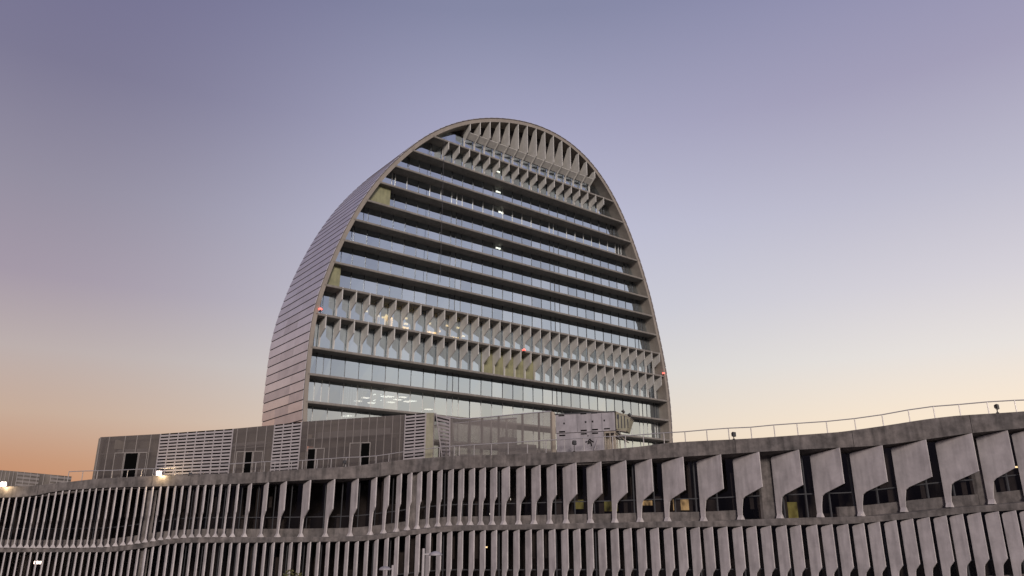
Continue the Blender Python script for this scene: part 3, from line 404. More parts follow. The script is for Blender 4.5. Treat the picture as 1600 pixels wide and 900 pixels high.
# aluminium cladding: overlapping sheets running front to back
ra_ = random.Random(2); cl = MB(); NO = offset(OUT, .05)
for i in range(len(OUT) - 1):
    a, b = OUT[i], OUT[i + 1]; tx, tz_ = b[0] - a[0], b[1] - a[1]; l = math.hypot(tx, tz_); nx, nz = -tz_ / l, tx / l; tx /= l; tz_ /= l
    # left side rises with i; the lower edge of every sheet laps over the one below
    lo, hi = (.05, .0) if tz_ >= 0 else (.0, .05)
    g_ = .075
    A = (a[0] + tx * g_ + nx * lo, a[1] + tz_ * g_ + nz * lo); B = (b[0] - tx * g_ + nx * hi, b[1] - tz_ * g_ + nz * hi)
    A2 = (A[0] - nx * (.06), A[1] - nz * .06); B2 = (B[0] - nx * (.06), B[1] - nz * .06)
    nseg = 3
    for k in range(nseg):
        d0, d1 = -.14 + (DEPTH + .28) * k / nseg + (.0 if k == 0 else .02), -.14 + (DEPTH + .28) * (k + 1) / nseg
        cl.prism([T(A[0], d0, A[1]), T(B[0], d0, B[1]), T(B2[0], d0, B2[1]), T(A2[0], d0, A2[1])], D * (d1 - d0), ra_.choice([0, 0, 0, 1, 2]))
cl.build('aluminium_cladding', [M['alu'], M['alu_b'], M['alu_c']], tower)
bk = MB(); bk.loft([[T(o[0], -.05, o[1]), T(n[0], -.05, n[1]), T(n[0], DEPTH + .05, n[1]), T(o[0], DEPTH + .05, o[1])] for o, n in zip(NO, offset(OUT, .155))])
bk.build('cladding_backing', M['alu_gap'], tower)
def urange(z, ring=INN):
    us = []
    for (u0, z0), (u1, z1) in zip(ring, ring[1:]):
        if (z0 - z) * (z1 - z) <= 0 and z0 != z1: us.append(u0 + (u1 - u0) * (z - z0) / (z1 - z0))
    return (min(us), max(us)) if len(us) > 1 else None
ZS = [70.6, 66.27, 62.08, 58.05, 53.98, 49.92, 45.83, 41.68, 37.57, 32.64, 27.28, 23.12, 18.93, 14.8, 10.7, 6.6, 2.4, -1.7, -5.8]
GD = 2.5                                                       # glass set back behind the slab edges
for i, z in enumerate(ZS):
    a = urange(z - .2); u0, u1 = a[0] - .3, a[1] + .3
    s = MB(); th = .42
    # rounded nose
    prof = [(.10, z), (.02, z - .06), (0, z - .15), (0, z - .30), (.04, z - .38), (.12, z - th), (7.5, z - th), (7.5, z)]
    s.prism([T(u0, d, zz) for d, zz in prof], U * (u1 - u0))
    s.build('floor_slab', M['concrete_b'], tower)
# glazing, one band per storey, panes on the 2.43 m grid
mods = [46.72 + 2.431 * k for k in range(-2, 34)]
tops = [81.2] + [z - .42 for z in ZS[:-1]]
extra = {10: [(85.2, 1), (72.3, 1)], 5: [(96.5, 1)], 6: [(96.4, 1)], 7: [(96.5, 1)], 4: [(73, 1)], 11: [(50.4, 1)], 3: [(71, 1)], 9: [(60.1, 1)]}
rngp = random.Random(3)
for i, z in enumerate(ZS):
    zt = tops[i]
    gb = MB(); mu = MB(); mul = MB()
    if i == 0:
        # under the crown: panes clipped to the arch
        n = 46; lo = urange(z); us = [lo[0] + (lo[1] - lo[0]) * k / n for k in range(n + 1)]
        top = []
        for u in us:
            zz = [z0 + (z1 - z0) * (u - a0) / (a1 - a0) for (a0, z0), (a1, z1) in zip(INN, INN[1:]) if (a0 - u) * (a1 - u) <= 0 and a0 != a1 and max(z0, z1) > z - 1]
            top.append(max(zz) + .05 if zz else z + .05)
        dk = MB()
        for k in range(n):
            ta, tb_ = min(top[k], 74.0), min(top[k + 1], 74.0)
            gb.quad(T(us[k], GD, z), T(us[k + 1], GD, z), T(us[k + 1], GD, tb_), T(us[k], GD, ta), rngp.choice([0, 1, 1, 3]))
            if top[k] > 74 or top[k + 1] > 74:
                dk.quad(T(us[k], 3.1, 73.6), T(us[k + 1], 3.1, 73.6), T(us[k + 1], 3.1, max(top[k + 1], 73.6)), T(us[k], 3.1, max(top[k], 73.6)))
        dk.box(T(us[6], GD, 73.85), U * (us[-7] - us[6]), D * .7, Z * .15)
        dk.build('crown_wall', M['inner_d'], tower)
        gb.build('window_band', M['tglass'], tower); continue
    rb, rt = urange(z), urange(zt)
    u0, u1 = max(rb[0], rt[0]), min(rb[1], rt[1])
    ub0, ub1 = rb; ut0, ut1 = rt
    grid = [u for u in mods if u0 + .4 < u < u1 - .4]
    if i in (3, 4, 5, 6, 7, 8, 11, 12):
        grid += [72.2 + 24.3 * k + .0 for k in range(-1, 3) if u0 + .5 < 72.2 + 24.3 * k < u1 - .5]
    grid += [u1 - 1.6, u1 - .8, u0 + .75]
    grid = sorted(grid); cols = [(ub0, ut0)] + [(u, u) for u in grid] + [(ub1, ut1)]
    for (b0, t0), (b1, t1) in zip(cols, cols[1:]):
        mi = rngp.choice([0, 0, 0, 1, 2, 3]); j = lambda: GD + rngp.uniform(-.010, .010)
        gb.quad(T(b0, j(), z), T(b1, j(), z), T(t1, j(), zt), T(t0, j(), zt), mi)
    pale = i in (3, 12, 13)
    for u in grid:
        w = .045 if not pale else .06
        mu.box(T(u - w / 2, GD - .10, z), U * w, D * .14, Z * (zt - z), 1 if pale and rngp.random() < .85 else 0)
    mu.box(T(u0, GD - .06, z + .0), U * (u1 - u0), D * .1, Z * .10)
    if i in (12, 13):                                            # blinds hanging behind the bottom panes
        for k in range(10): mu.box(T(51.2 + .42 * k + (k % 3) * .07, GD + .12, z), U * .12, D * .03, Z * (zt - z), 1)
    if i in (5, 8, 7):
        for k in range(6): mu.box(T(u1 - 4 + .5 * k, GD + .12, z), U * .14, D * .03, Z * (zt - z - .2), 1)
    gobj = gb.build('window_band', M['tglass'], tower)
    mu.build('window_frame', [M['mullion'], M['mullion_l']], gobj)
# core wall and back wall inside the disc
w = MB(); ring = offset(OUT, 1.0)
for (u0, z0), (u1, z1) in zip(ring, ring[1:]): pass
w.add([T(u, 7.6, z) for u, z in ring], [tuple(range(len(ring)))])
w.build('core_wall', M['inner'], tower)
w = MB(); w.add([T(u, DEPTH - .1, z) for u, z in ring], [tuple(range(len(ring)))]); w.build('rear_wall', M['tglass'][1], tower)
# interior cross walls that show through the glass
w = MB()
for i in range(1, len(ZS)):
    for u in (58.5, 71.5, 84.5, 97, 109.5):
        r_ = urange(tops[i]);
        if r_[0] + 2 < u < r_[1] - 2:
            w = MB(); w.box(T(u, 4.2, ZS[i]), U * .6, D * .6, Z * (tops[i] - ZS[i])); w.build('interior_column', M['inner'], tower)
# blades
def blade_mesh(zt, zf, L=2.3, lip=.42, th=.14, crown=None):
    h = zt - zf; b = MB(); zl = zt - lip * h; zn = zt - (lip + .20) * h; leg = .46
    return zl, zn, leg, h
def tower_fin(u, zt, zf, lipz=None, L=2.25, th=.15, curve=None):
    h = zt - zf; b = MB(); base = u - th
    zl = zt - .42 * h if lipz is None else lipz
    hh = h if lipz is None else (lipz - zf) / .58
    zn = zl - .21 * hh; leg = .48
    front = [(0, zt), (0, zl), (L - leg - .02, zn), (L - leg + .06, zf + .35), (L - leg - .04, zf + .0)]
    back = [(L + .02, zf), (L - .08, zf + .35), (L, zn)]
    if curve: back += curve
    else: back += [(L, zt)]
    b.prism([T(base, d, z) for d, z in front + back], U * th)
    fz = zf; m_ = u - th / 2                                      # flared foot
    b.prism([T(m_ - .24, L - leg, fz), T(m_ + .24, L - leg, fz), T(m_ + th / 2, L - leg, fz + .42), T(m_ - th / 2, L - leg, fz + .42)], D * (leg - .06))
    return b.build('fin', M['tfin'], tower)
for k in range(32): tower_fin(49.22 + 2.430 * k, ZS[8] - .02, ZS[9] + .01)
for k in range(33): tower_fin(46.76 + 2.434 * k, ZS[9] - .02, ZS[10] + .01)
for k in range(18): tower_fin(68.55 + 2.402 * k, ZS[0] - .02, ZS[1] + .01)
def arch_top(u):
    zz = [z0 + (z1 - z0) * (u - a0) / (a1 - a0) for (a0, z0), (a1, z1) in zip(INN, INN[1:]) if (a0 - u) * (a1 - u) <= 0 and a0 != a1 and max(z0, z1) > 60]
    return max(zz)
sof = MB()
KU = [73.4 + 2.397 * k for k in range(15)]
for k, u in enumerate(KU):
    zt = arch_top(u) + .05; zl = 74.5; hh = zt - zl
    cv = [(L_, zl + f * hh) for L_, f in ((2.32, -.02), (2.95, .0), (2.9, .15), (2.55, .38), (1.9, .6), (1.25, .82), (.8, 1.0))]
    tower_fin(u, zt, ZS[0] + .01, lipz=zl, L=2.3, curve=cv)
    if k: 
        a, b = KU[k - 1], u - .15
        sof.prism([T(a, .55, 74.34), T(a, 1.70, 73.50), T(a, 1.78, 73.60), T(a, .62, 74.46)], U * (b - a))
sof.build('crown_soffit', M['tfin'], tower)
# olive panels
ol = MB()
r3, r4 = urange(ZS[4] + .1), urange(ZS[3] - .5)
ol.prism([T(r3[0], 1.0, ZS[4]), T(r3[0] + 4.6, 1.0, ZS[4]), T(r3[0] + 4.6, 1.0, ZS[3] - .42), T(r4[0], 1.0, ZS[3] - .42)], D * .1)
ol.build('olive_panel', M['olive'], tower); ol = MB()
r3, r4 = urange(ZS[8] + .1), urange(ZS[7] - .5)
ol.prism([T(r3[0], 1.0, ZS[8]), T(r3[0] + 2.6, 1.0, ZS[8]), T(r3[0] + 2.6, 1.0, ZS[7] - .42), T(r4[0], 1.0, ZS[7] - .42)], D * .1)
ol.build('olive_panel', M['olive'], tower)
for a, b, i in ((78.2, 90.6, 10), (83.0, 85.4, 9), (63.8, 66.2, 9)):
    ol = MB(); ol.box(T(a, 2.32 if i == 10 else 2.62, ZS[i]), U * (b - a), D * .08, Z * (tops[i] - ZS[i])); ol.build('olive_panel', M['olive'], tower)
# lit rooms and ceiling lights
lt = MB()
for u, z in DATA['tl']['warm']:
    lt.box(T(u - .35, 4.0, z), U * .7, D * .3, Z * .28)
lt.build('warm_lamps', M['warm_lit'], tower)
lt = MB()
lt.box(T(58.6, 5.2, ZS[9] + .3), U * 2.6, D * .1, Z * 2.8); lt.box(T(63.0, 5.2, ZS[9] + .3), U * 1.5, D * .1, Z * 1.6)
lt.build('lit_room', M['gold_room'], tower); lt = MB(); lt.box(T(68.2, 5.2, ZS[9] + .3), U * 2.4, D * .1, Z * 1.6)
lt.build('lit_room', M['gold_room'], tower); lt = MB(); lt.box(T(73.2, 5.2, ZS[9] + .3), U * 1.9, D * .1, Z * 1.4)
lt.build('lit_room', M['gold_room'], tower)
lt = MB()
for j, (u, z) in enumerate(DATA['tl']['ceil']):
    lt.box(T(u - .6, 4.6, z), U * 1.2, D * .9, Z * .10)
for k in range(9): lt.box(T(54.5 + 2.1 * k, 6.8, ZS[12] + .5), U * 1.6, D * .1, Z * .5)
lt.build('ceiling_lights', M['cool_lit'], tower)
for u, z in DATA['tl']['roof'][:4]:
    k_ = (TD + 2.75) / (TD + 5); lt = MB(); lt.box(T(u * k_ - .55, 2.75, z * k_ - .1), U * 1.1, D * .2, Z * .28); lt.build('stair_light', M['spot_lit'], tower)
# hanging access cable
cb = MB(); cb.tube(T(67.2, -.35, 70.5), T(67.2, -.35, 42), .035, n=5); cb.build('cable', M['mullion'], tower)
# red obstruction lamps
for (u, z), lb in zip(DATA['tl']['red'], ('red warning lamp on the left edge of the tower', 'red warning lamp on a slab edge in the middle of the tower', 'red warning lamp on the right edge of the tower')):
    e = empty('warning_lamp', T(u, -.25, z), lb, 'warning lamp', 'red warning lamps on the tower')
    b = MB(); b.tube(T(u, -.25, z - .28), T(u, -.25, z - .05), .14, .17, n=10); b.box(T(u - .06, -.25, z - .3), U * .12, D * .5, Z * .12); b.build('bracket', M['lampbody'], e)
    b = MB()
    rings = [[T(u, -.25, z - .05) + (U * math.cos(t) + D * math.sin(t)) * r_ + Z * h_ for t in [q_ * math.pi / 5 for q_ in range(10)]] for r_, h_ in ((.27, 0), (.30, .09), (.25, .22), (.11, .30), (.01, .31))]
    b.loft(rings); b.build('lens', M['red_lit'], e, smooth=True)

# ================================================================== long office building
office = empty('office_building', P3(0, 63, -EZ), 'long low concrete office building with rows of tall blade-like sun fins', 'building')
band, ledge, leg = DATA['band'], DATA['ledge'], DATA['leg']
DROP = 4.9
def sp(p): return Vector((p[0], p[1], 0))
# parapet band, cross-section swept along the front
def shiftz(v, z): return Vector((v.x, v.y, z + EZ))
rings = []
for b_, l_ in zip(band, leg):
    o = sp(b_); zb, zt = b_[2], b_[3]; inn = o + D * .38; g_ = sp(l_) + D * 9
    Lh = (sp(l_) - o).length; zs = zb - .13 * Lh - .04; gl = sp(l_) + D * .45
    rings.append([shiftz(o, zb), shiftz(o, zt - .03), shiftz(o + D * .03, zt), shiftz(inn, zt), shiftz(inn, zt - 1.0), shiftz(g_, zt - 1.0), shiftz(g_, zs), shiftz(gl, zs), shiftz(o + D * .25, zb + .0)])
p = MB(); p.loft(rings); p.build('parapet_band', M['concrete'], office)
# joints cut in the band: shallow shadow gaps
jn = MB()
for k in range(4, len(rings) - 2, 9):
    b_ = band[k]; o = sp(b_); jn.box(shiftz(o - D * .003 - U * .0, b_[2] + .01), (sp(band[k + 1]) - o).normalized() * .03, D * .02, Z * (b_[3] - b_[2] - .02))
jn.build('joint', M['dark'], office)
rf = MB(); rf.loft([[shiftz(sp(b_) + D * .3, b_[3] - .95), shiftz(sp(b_) + D * 42, 4.6)] for b_ in band], closed=False, caps=False)
rf.build('roof', M['roof'], office)
def ledge_rings(dz):
    r_ = []
    for a, l_ in zip(ledge, leg):
        o = sp(a); zb = a[2] + dz; zt = l_[2] + dz; 
        r_.append([shiftz(o, zb), shiftz(o, zt - .04), shiftz(o + D * .04, zt), shiftz(sp(l_) + D * 8, zt), shiftz(sp(l_) + D * 8, zb - .1), shiftz(sp(l_) + D * .5, zb - .1), shiftz(o + D * .2, zb)])
    return r_
for dz in (0, -DROP):
    q_ = MB(); q_.loft(ledge_rings(dz)); q_.build('ledge', M['concrete'], office)
# sill wall under the glass, missing where the doors stand
def nearest_x(l_): return l_[0]
for dz in (0, -DROP):
    q_ = MB(); run = []
    for l_ in leg:
        door = 16.6 < l_[0] < 22.3 and dz == 0
        if not door: run.append(l_)
        if (door or l_ is leg[-1]) and len(run) > 1:
            q_.loft([[shiftz(sp(a) + D * .36, a[2] + dz - .02), shiftz(sp(a) + D * .36, a[2] + dz + .66), shiftz(sp(a) + D * .6, a[2] + dz + .66), shiftz(sp(a) + D * .6, a[2] + dz - .02)] for a in run]); run = []
        elif door: run = []
    q_.build('sill_wall', M['concrete'], office)
# glazing and frames
for dz in (0, -DROP):
    gq = MB(); fr = MB()
    for i in range(len(leg) - 1):
        a, b = leg[i], leg[i + 1]; A, B = sp(a) + D * .52, sp(b) + D * .52
        def ztop(k):
            if dz: return ledge[k][2] - .05
            L_ = (sp(leg[k]) - sp(band[k])).length; return band[k][2] - .13 * L_
        za, zb_ = a[2] + dz + .02, b[2] + dz + .02
        gq.quad(shiftz(A, za), shiftz(B, zb_), shiftz(B, ztop(i + 1)), shiftz(A, ztop(i)))
    step = 0; prev = None
    for i in range(len(leg) - 1):
        a, b = leg[i], leg[i + 1]; A, B = sp(a), sp(b); seg = (B - A).length; pos = -step
        while pos < seg:
            if pos >= 0:
                t = pos / seg; Pn = A.lerp(B, t) + D * .45; z0 = a[2] + (b[2] - a[2]) * t + dz; L_ = (sp(leg[i]) - sp(band[i])).length
                z1 = (ledge[i][2] - .05) if dz else band[i][2] - .13 * L_
                fr.box(shiftz(Pn, z0), (B - A).normalized() * .07, D * .1, Z * (z1 - z0))
            pos += 1.52
        step = (seg - (pos - 1.52)); 
    rail = [[shiftz(sp(a) + D * .46, a[2] + dz + zz) for zz in (1.55, 1.62)] + [shiftz(sp(a) + D * .54, a[2] + dz + zz) for zz in (1.62, 1.55)] for a in leg]
    fr.loft(rail)
    go = gq.build('glass_wall', M['lglass'], office)
    fr.build('window_frames', M['mullion'], go)
# rooms behind: back wall, piers
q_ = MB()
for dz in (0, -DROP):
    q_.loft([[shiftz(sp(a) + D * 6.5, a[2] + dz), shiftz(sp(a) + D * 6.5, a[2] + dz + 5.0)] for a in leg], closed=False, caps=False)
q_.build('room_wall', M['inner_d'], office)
q_ = MB(); rr = random.Random(5)
for k in range(6, len(leg) - 4):
    l_ = leg[k]
    for dz in (0, -DROP):
        if rr.random() < .34:
            wdt = rr.uniform(.4, 1.6); dd = rr.uniform(1.2, 4.5); hh = rr.choice([4.2, 4.2, 2.1, 1.5]); q_.box(shiftz(sp(l_) + D * dd, l_[2] + dz), U * wdt, D * .4, Z * hh)
q_.build('room_furniture', M['furn'], office)
q_ = MB()
for k in range(4, len(leg) - 2):
    A_, B_ = sp(leg[k]), sp(leg[k + 1]); t_ = (B_ - A_).normalized()
    for dz in (0, -DROP):
        for j_ in range(2):
            if rr.random() < .30:
                h0 = rr.choice([.7, .7, 1.65, 2.4]); h1 = rr.choice([1.5, 4.2, 4.2, 3.0]) + .3
                if h1 > h0 + .3: q_.box(shiftz(A_.lerp(B_, .5 * j_) + D * (.66 + rr.uniform(0, .3)), leg[k][2] + dz + h0), t_ * rr.uniform(.25, .62), D * .02, Z * (h1 - h0))
q_.build('blinds', M['furn'], office)
for x in (-32.2, -8.0, 18.2, 30.0):
    k = min(range(len(leg)), key=lambda i: abs(leg[i][0] - x)); l_ = leg[k]
    for dz in ((0, -DROP) if x in (-32.2,) else (0,)):
        q_ = MB(); q_.box(shiftz(sp(l_) + D * .30, l_[2] + dz), (sp(leg[k + 1]) - sp(l_)).normalized() * 1.0, D * .4, Z * 4.4); q_.build('pier', M['concrete'], office)
q_ = MB(); q_.loft([[shiftz(sp(a), -EZ - .2), shiftz(sp(a), ledge[i][2] - DROP), shiftz(sp(a) + D * 9, ledge[i][2] - DROP), shiftz(sp(a) + D * 9, -EZ - .2)] for i, a in enumerate(leg)])
q_.build('base_wall', M['concrete'], office)
# side walls at both ends and rear so the block is solid from the side
# fins
def office_fin(b, x, y, L, ztip, zfoot, lipf, th=.095):
    base = Vector((x, y, 0)) - U * th / 2
    H = ztip - zfoot; zb = ztip - .13 * L - .03; zl = ztip - lipf * H; leg_ = min(.44, L * .62); zn = zl - .15 * H * min(1, (L - leg_) / 1.1 + .25)
    def q(o, z): v = base - D * o; return Vector((v.x, v.y, z + EZ))
    fl = .24
    prof = [(L, ztip), (L, zl), (leg_ + .02 + (L - leg_) * .16, zn + (zl - zn) * .13), (leg_ + .02 + (L - leg_) * .04, zn - .08), (leg_ * .93, zn - .45 * (zn - zfoot)), (leg_ * .80, zfoot + fl), (leg_ * .80 + .04, zfoot), (-.02, zfoot), (.0, zfoot + fl), (0, zb - .10), (.12, zb)]
    b.prism([q(o, z) for o, z in prof], U * th)
    cxm = Vector((x, y, 0))
    def r(o, w_, z): v = cxm - D * o + U * w_; return Vector((v.x, v.y, z + EZ))
    for (w0, z0, w1, z1) in ((.23, zfoot, .19, zfoot + .07), (.19, zfoot + .07, th / 2 + .0, zfoot + .30)):
        b.prism([r(leg_ * .8 + .03, -w0, z0), r(leg_ * .8 + .03, w0, z0), r(leg_ * .8 + .03, w1, z1), r(leg_ * .8 + .03, -w1, z1)], D * (leg_ * .8))
allf = []
for x, y, L, z, zf in DATA['upper']:
    if x < -22.8: x -= D.x * (L - .42); y -= D.y * (L - .42); L = .42    # the left wing has slimmer blades
    allf.append(((1 + .3 * L) / math.hypot(x, y), (x, y, L, z - .005, zf + .005, .525)))
for x, y, L, z, zf in DATA['lower']:
    k_ = L * (.72 if x < -10 else .72 + .16 * min(1, (x + 10) / 20)); x -= D.x * (L - k_); y -= D.y * (L - k_); L = k_
    allf.append((.72 * (1 + .3 * L) / math.hypot(x, y), (x, y, L, z - .005, zf - DROP + .005, .62)))
allf.sort(key=lambda t: -t[0])
rest = MB()
for i, (_, a) in enumerate(allf):
    x, y, L, z, zf, lf = a
    if i < 100:
        b = MB(); office_fin(b, x, y, L, z, zf, lf); b.build('fin', M['fin'], office)
    else: office_fin(rest, x, y, L, z, zf, lf)
def run_on(rows, drop, lf):                    # the row goes on past the right end of the photograph
    p_, q_ = rows[-2], rows[-1]; dx, dy = q_[0] - p_[0], q_[1] - p_[1]; n = 1
    while q_[0] + dx * n < leg[-1][0] - .5:
        x, y = q_[0] + dx * n, q_[1] + dy * n; k = kb_(x, y); t = leg[k]; L = q_[2]
        o = sp(t) + (Vector((x, y, 0)) - sp(t)); office_fin(rest, o.x, o.y, L, (band[k][2] if not drop else ledge[k][2]) - .005, t[2] - drop + .005, lf); n += 1
def kb_(x, y): return min(range(len(leg)), key=lambda i: math.hypot(leg[i][0] - x, leg[i][1] - y))
run_on(DATA['upper'], 0, .525); run_on(DATA['lower'], DROP, .62)
for e_, i_ in ((leg[0], 0), (leg[-1], -1)):
    w = MB(); w.box(shiftz(sp(e_) + D * .62 - U * .15, -EZ), U * .3, D * 8.3, Z * (band[i_][3] - .95 + EZ)); w.build('end_wall', M['concrete'], office)
tag(rest.build('distant_fins', M['fin'], office), kind='stuff')
# lights inside
def kb(x, y): return min(range(len(leg)), key=lambda i: math.hypot(leg[i][0] - x, leg[i][1] - y))
LP = DATA['litpx']
def room_panel(i, w_, h_, m_, name, dx=0):
    x, y, z = LP[i]; k = kb(x, y); t = (sp(leg[min(k + 1, len(leg) - 1)]) - sp(leg[k])).normalized(); c = Vector((x, y, z + EZ)) + t * dx
    b = MB(); b.box(c - t * w_ / 2 - Z * h_ / 2, t * w_, D * .08, Z * h_); b.build(name, M[m_], office)
room_panel(0, 1.3, .75, 'yellow_soft', 'lit_blind'); room_panel(1, .7, .7, 'yellow_soft', 'lit_blind')
room_panel(2, .9, .35, 'warm_soft', 'lit_blind'); room_panel(3, 1.25, .85, 'warm_soft', 'lit_window')
room_panel(4, .28, .16, 'cool_lit', 'ceiling_light'); room_panel(5, .12, .12, 'cool_lit', 'ceiling_light')
room_panel(6, .7, .10, 'warm_lit', 'ceiling_light', -1.3); room_panel(7, .7, .10, 'warm_lit', 'ceiling_light'); room_panel(9, .9, 1.1, 'yellow_soft', 'lit_blind')
room_panel(8, .9, .22, 'white_lit', 'ceiling_light'); room_panel(10, .18, .10, 'warm_lit', 'ceiling_light')

# ================================================================== roof-edge railing
ra = DATA['rail']
rail = empty('railing', P3(ra[0][0], ra[0][1], ra[0][3]), 'thin metal railing running along the top of the concrete parapet', 'railing')
b = MB()
for p0, p1 in zip(ra, ra[1:]): b.tube(P3(*p0[:3]), P3(*p1[:3]), .036, n=6)
b.build('handrail', M['steel'], rail)
for p_ in ra:
    b = MB(); b.tube(P3(p_[0], p_[1], p_[3] - .9), P3(*p_[:3]), .034, n=6); b.build('post', M['steel'], rail)

# ================================================================== floodlights on the parapet
fls = ['glaring lit floodlight at the far left end of the parapet', 'glaring lit floodlight on the parapet beside the first louvered panel', 'small dark floodlight lying low in front of the wide louvered panel',
       'dark unlit floodlight on the parapet in front of the middle doors', 'dark unlit floodlight standing in front of the white cabin', 'dark unlit floodlight on the parapet just right of the tower', 'dark unlit floodlight on the parapet at the right end of the railing']
for (x, y, z, lit, zp), lb in zip(DATA['flood'], fls):
    s_k = 1.15 if lit else (1.0 if x > 0 else .75)
    e = empty('floodlight', P3(x, y, zp), lb, 'floodlight', 'floodlights along the parapet')
    b = MB(); b.tube(P3(x, y, zp - .02), P3(x, y, max(z - .12, zp + .1)), .035, n=7); b.tube(P3(x, y, zp - .02), P3(x, y, zp + .04), .09, n=8)
    b.tube(P3(x, y, z - .14) - U * .2 * s_k, P3(x, y, z - .14) + U * .2 * s_k, .02, n=6)
    for sg in (-1, 1): b.tube(P3(x, y, z - .14) + U * .2 * s_k * sg, P3(x, y, z + .02) + U * .2 * s_k * sg, .018, n=6)
    b.build('bracket', M['lampbody'], e)
    b = MB(); fwd_ = -D; c = P3(x, y, z + .02); w_, h_ = .19 * s_k, .16 * s_k
    b.loft([[c + D * .10 - U * w_ * .6 - Z * h_ * .6, c + D * .10 + U * w_ * .6 - Z * h_ * .6, c + D * .10 + U * w_ * .6 + Z * h_ * .6, c + D * .10 - U * w_ * .6 + Z * h_ * .6],
            [c - D * .08 - U * w_ - Z * h_, c - D * .08 + U * w_ - Z * h_, c - D * .08 + U * w_ + Z * h_, c - D * .08 - U * w_ + Z * h_]]); b.build('housing', M['lampbody'], e)
    b = MB(); b.box(c - D * .10 - U * w_ * .9 - Z * h_ * .9, U * w_ * 1.8, D * .02, Z * h_ * 1.8); b.build('lens', M['white_lit'] if lit else M['mullion'], e)
    if lit:
        l = bpy.data.lights.new('flood_lamp', 'POINT'); l.energy = 110; l.color = (1, .74, .42); l.shadow_soft_size = .12
        lo = bpy.data.objects.new('flood_lamp', l); C.objects.link(lo); lo.parent = e; lo.location = P3(x, y, z) - D * .6 - e.location - Z * .15

# ================================================================== rooftop plant room behind the parapet
pv = DATA['pav']
plant = empty('plant_room', P3(pv[2][0], pv[2][1], 3.9), 'long rooftop plant room of perforated brown screens and white louvered panels', 'plant room')
BASE = 3.7
def PV(f):                                                    # point on the front line, f = index + fraction
    i = min(int(f), len(pv) - 2); t = f - i; a, b = pv[i], pv[i + 1]; return Vector((a[0] + (b[0] - a[0]) * t, a[1] + (b[1] - a[1]) * t, a[2] + (b[2] - a[2]) * t + EZ))
def basez(P_): 
    k = min(range(len(band)), key=lambda i: math.hypot(band[i][0] - P_.x, band[i][1] - P_.y)); return band[k][3] - .95 + EZ
def front(b, f0, f1, off=0, n=6):
    for k in range(n):
        a, c = PV(f0 + (f1 - f0) * k / n) - D * off, PV(f0 + (f1 - f0) * (k + 1) / n) - D * off
        b.quad(Vector((a.x, a.y, basez(a))), Vector((c.x, c.y, basez(c))), c, a)
for f0, f1 in ((0, 1), (2, 3), (4, 5), (6, 7)):
    b = MB(); front(b, f0, f1, 0, 12); b.build('screen_panel', M['screen'] if f0 < 6 else M['green_grey'], plant)
EN = Vector((.16, .987, 0))
# solid wall with studs behind the screens, roof and ends
b = MB(); front(b, 0.02, 7, -1.3, 30); b.build('inner_wall', M['inner'], plant)
b = MB()
for k in range(40):
    a, c = PV(7.0 * k / 40), PV(7.0 * (k + 1) / 40); b.quad(a, c, c + EN * 9, a + EN * 9)
a = PV(0); b.quad(Vector((a.x, a.y, basez(a))), a, a + EN * 9, Vector((a.x + EN.x * 9, a.y + EN.y * 9, basez(a))))
b.build('roof', M['screen'], plant)
b = MB()
f = 0.12
posts = [0, .15, .42, .62, .85, 1, 2, 2.12, 2.35, 2.6, 2.82, 3, 4] + [4 + .074 * k for k in range(1, 14)] + [6.98]
for f in posts:
    a = PV(f) - D * .05; z0 = basez(a); b.box(Vector((a.x, a.y, z0)), U * .06, D * .045, Z * (a.z - z0))
for f0, f1 in ((0, 1), (2, 3), (4, 5)):
    for k in range(8):
        a, c = PV(f0 + (f1 - f0) * k / 8), PV(f0 + (f1 - f0) * (k + 1) / 8)
        for dz in (-.06, -1.55):
            b.tube(a + D * .1 + Z * dz, c + D * .1 + Z * dz, .05, n=5)
b.build('screen_frame', M['stud'], plant)
b = MB()
for f0, f1, h0, h1 in ((4.30, 4.42, 0, 2.9), (4.44, 4.56, 0, 2.9), (4.74, 4.86, 0, 3.2), (4.88, 4.98, 0, 3.2), (.1, .3, 0, 3.0), (.7, .9, 0, 2.6), (2.6, 2.9, .3, 2.8), (4.02, 4.16, 2.8, 4.2)):
    a, c = PV(f0) + D * .9, PV(f1) + D * .9; z0 = basez(a); b.box(Vector((a.x, a.y, z0 + h0)), Vector((c.x - a.x, c.y - a.y, 0)), D * .05, Z * (h1 - h0))
b.build('wall_cladding', M['inner_d'], plant)
# ducts between the screen and the wall
b = MB()
for f0, f1, zo, hh in ((4.2, 4.9, 1.0, .55), (2.1, 2.9, 1.3, .5), (.35, .9, 1.2, .4)):
    for k in range(6):
        a, c = PV(f0 + (f1 - f0) * k / 6) + D * .45, PV(f0 + (f1 - f0) * (k + 1) / 6) + D * .45
        b.box(a - Z * (zo + hh), c - a, D * .4, Z * hh)
b.build('duct', M['equip'], plant)
b = MB(); a = PV(.28) + D * .4; b.box(a - Z * 1.1, U * .8, D * .1, Z * .8); a = PV(4.1) + D * .4; b.box(a - Z * 1.5, U * .4, D * .1, Z * .4); b.build('light_panel', M['cream'], plant)
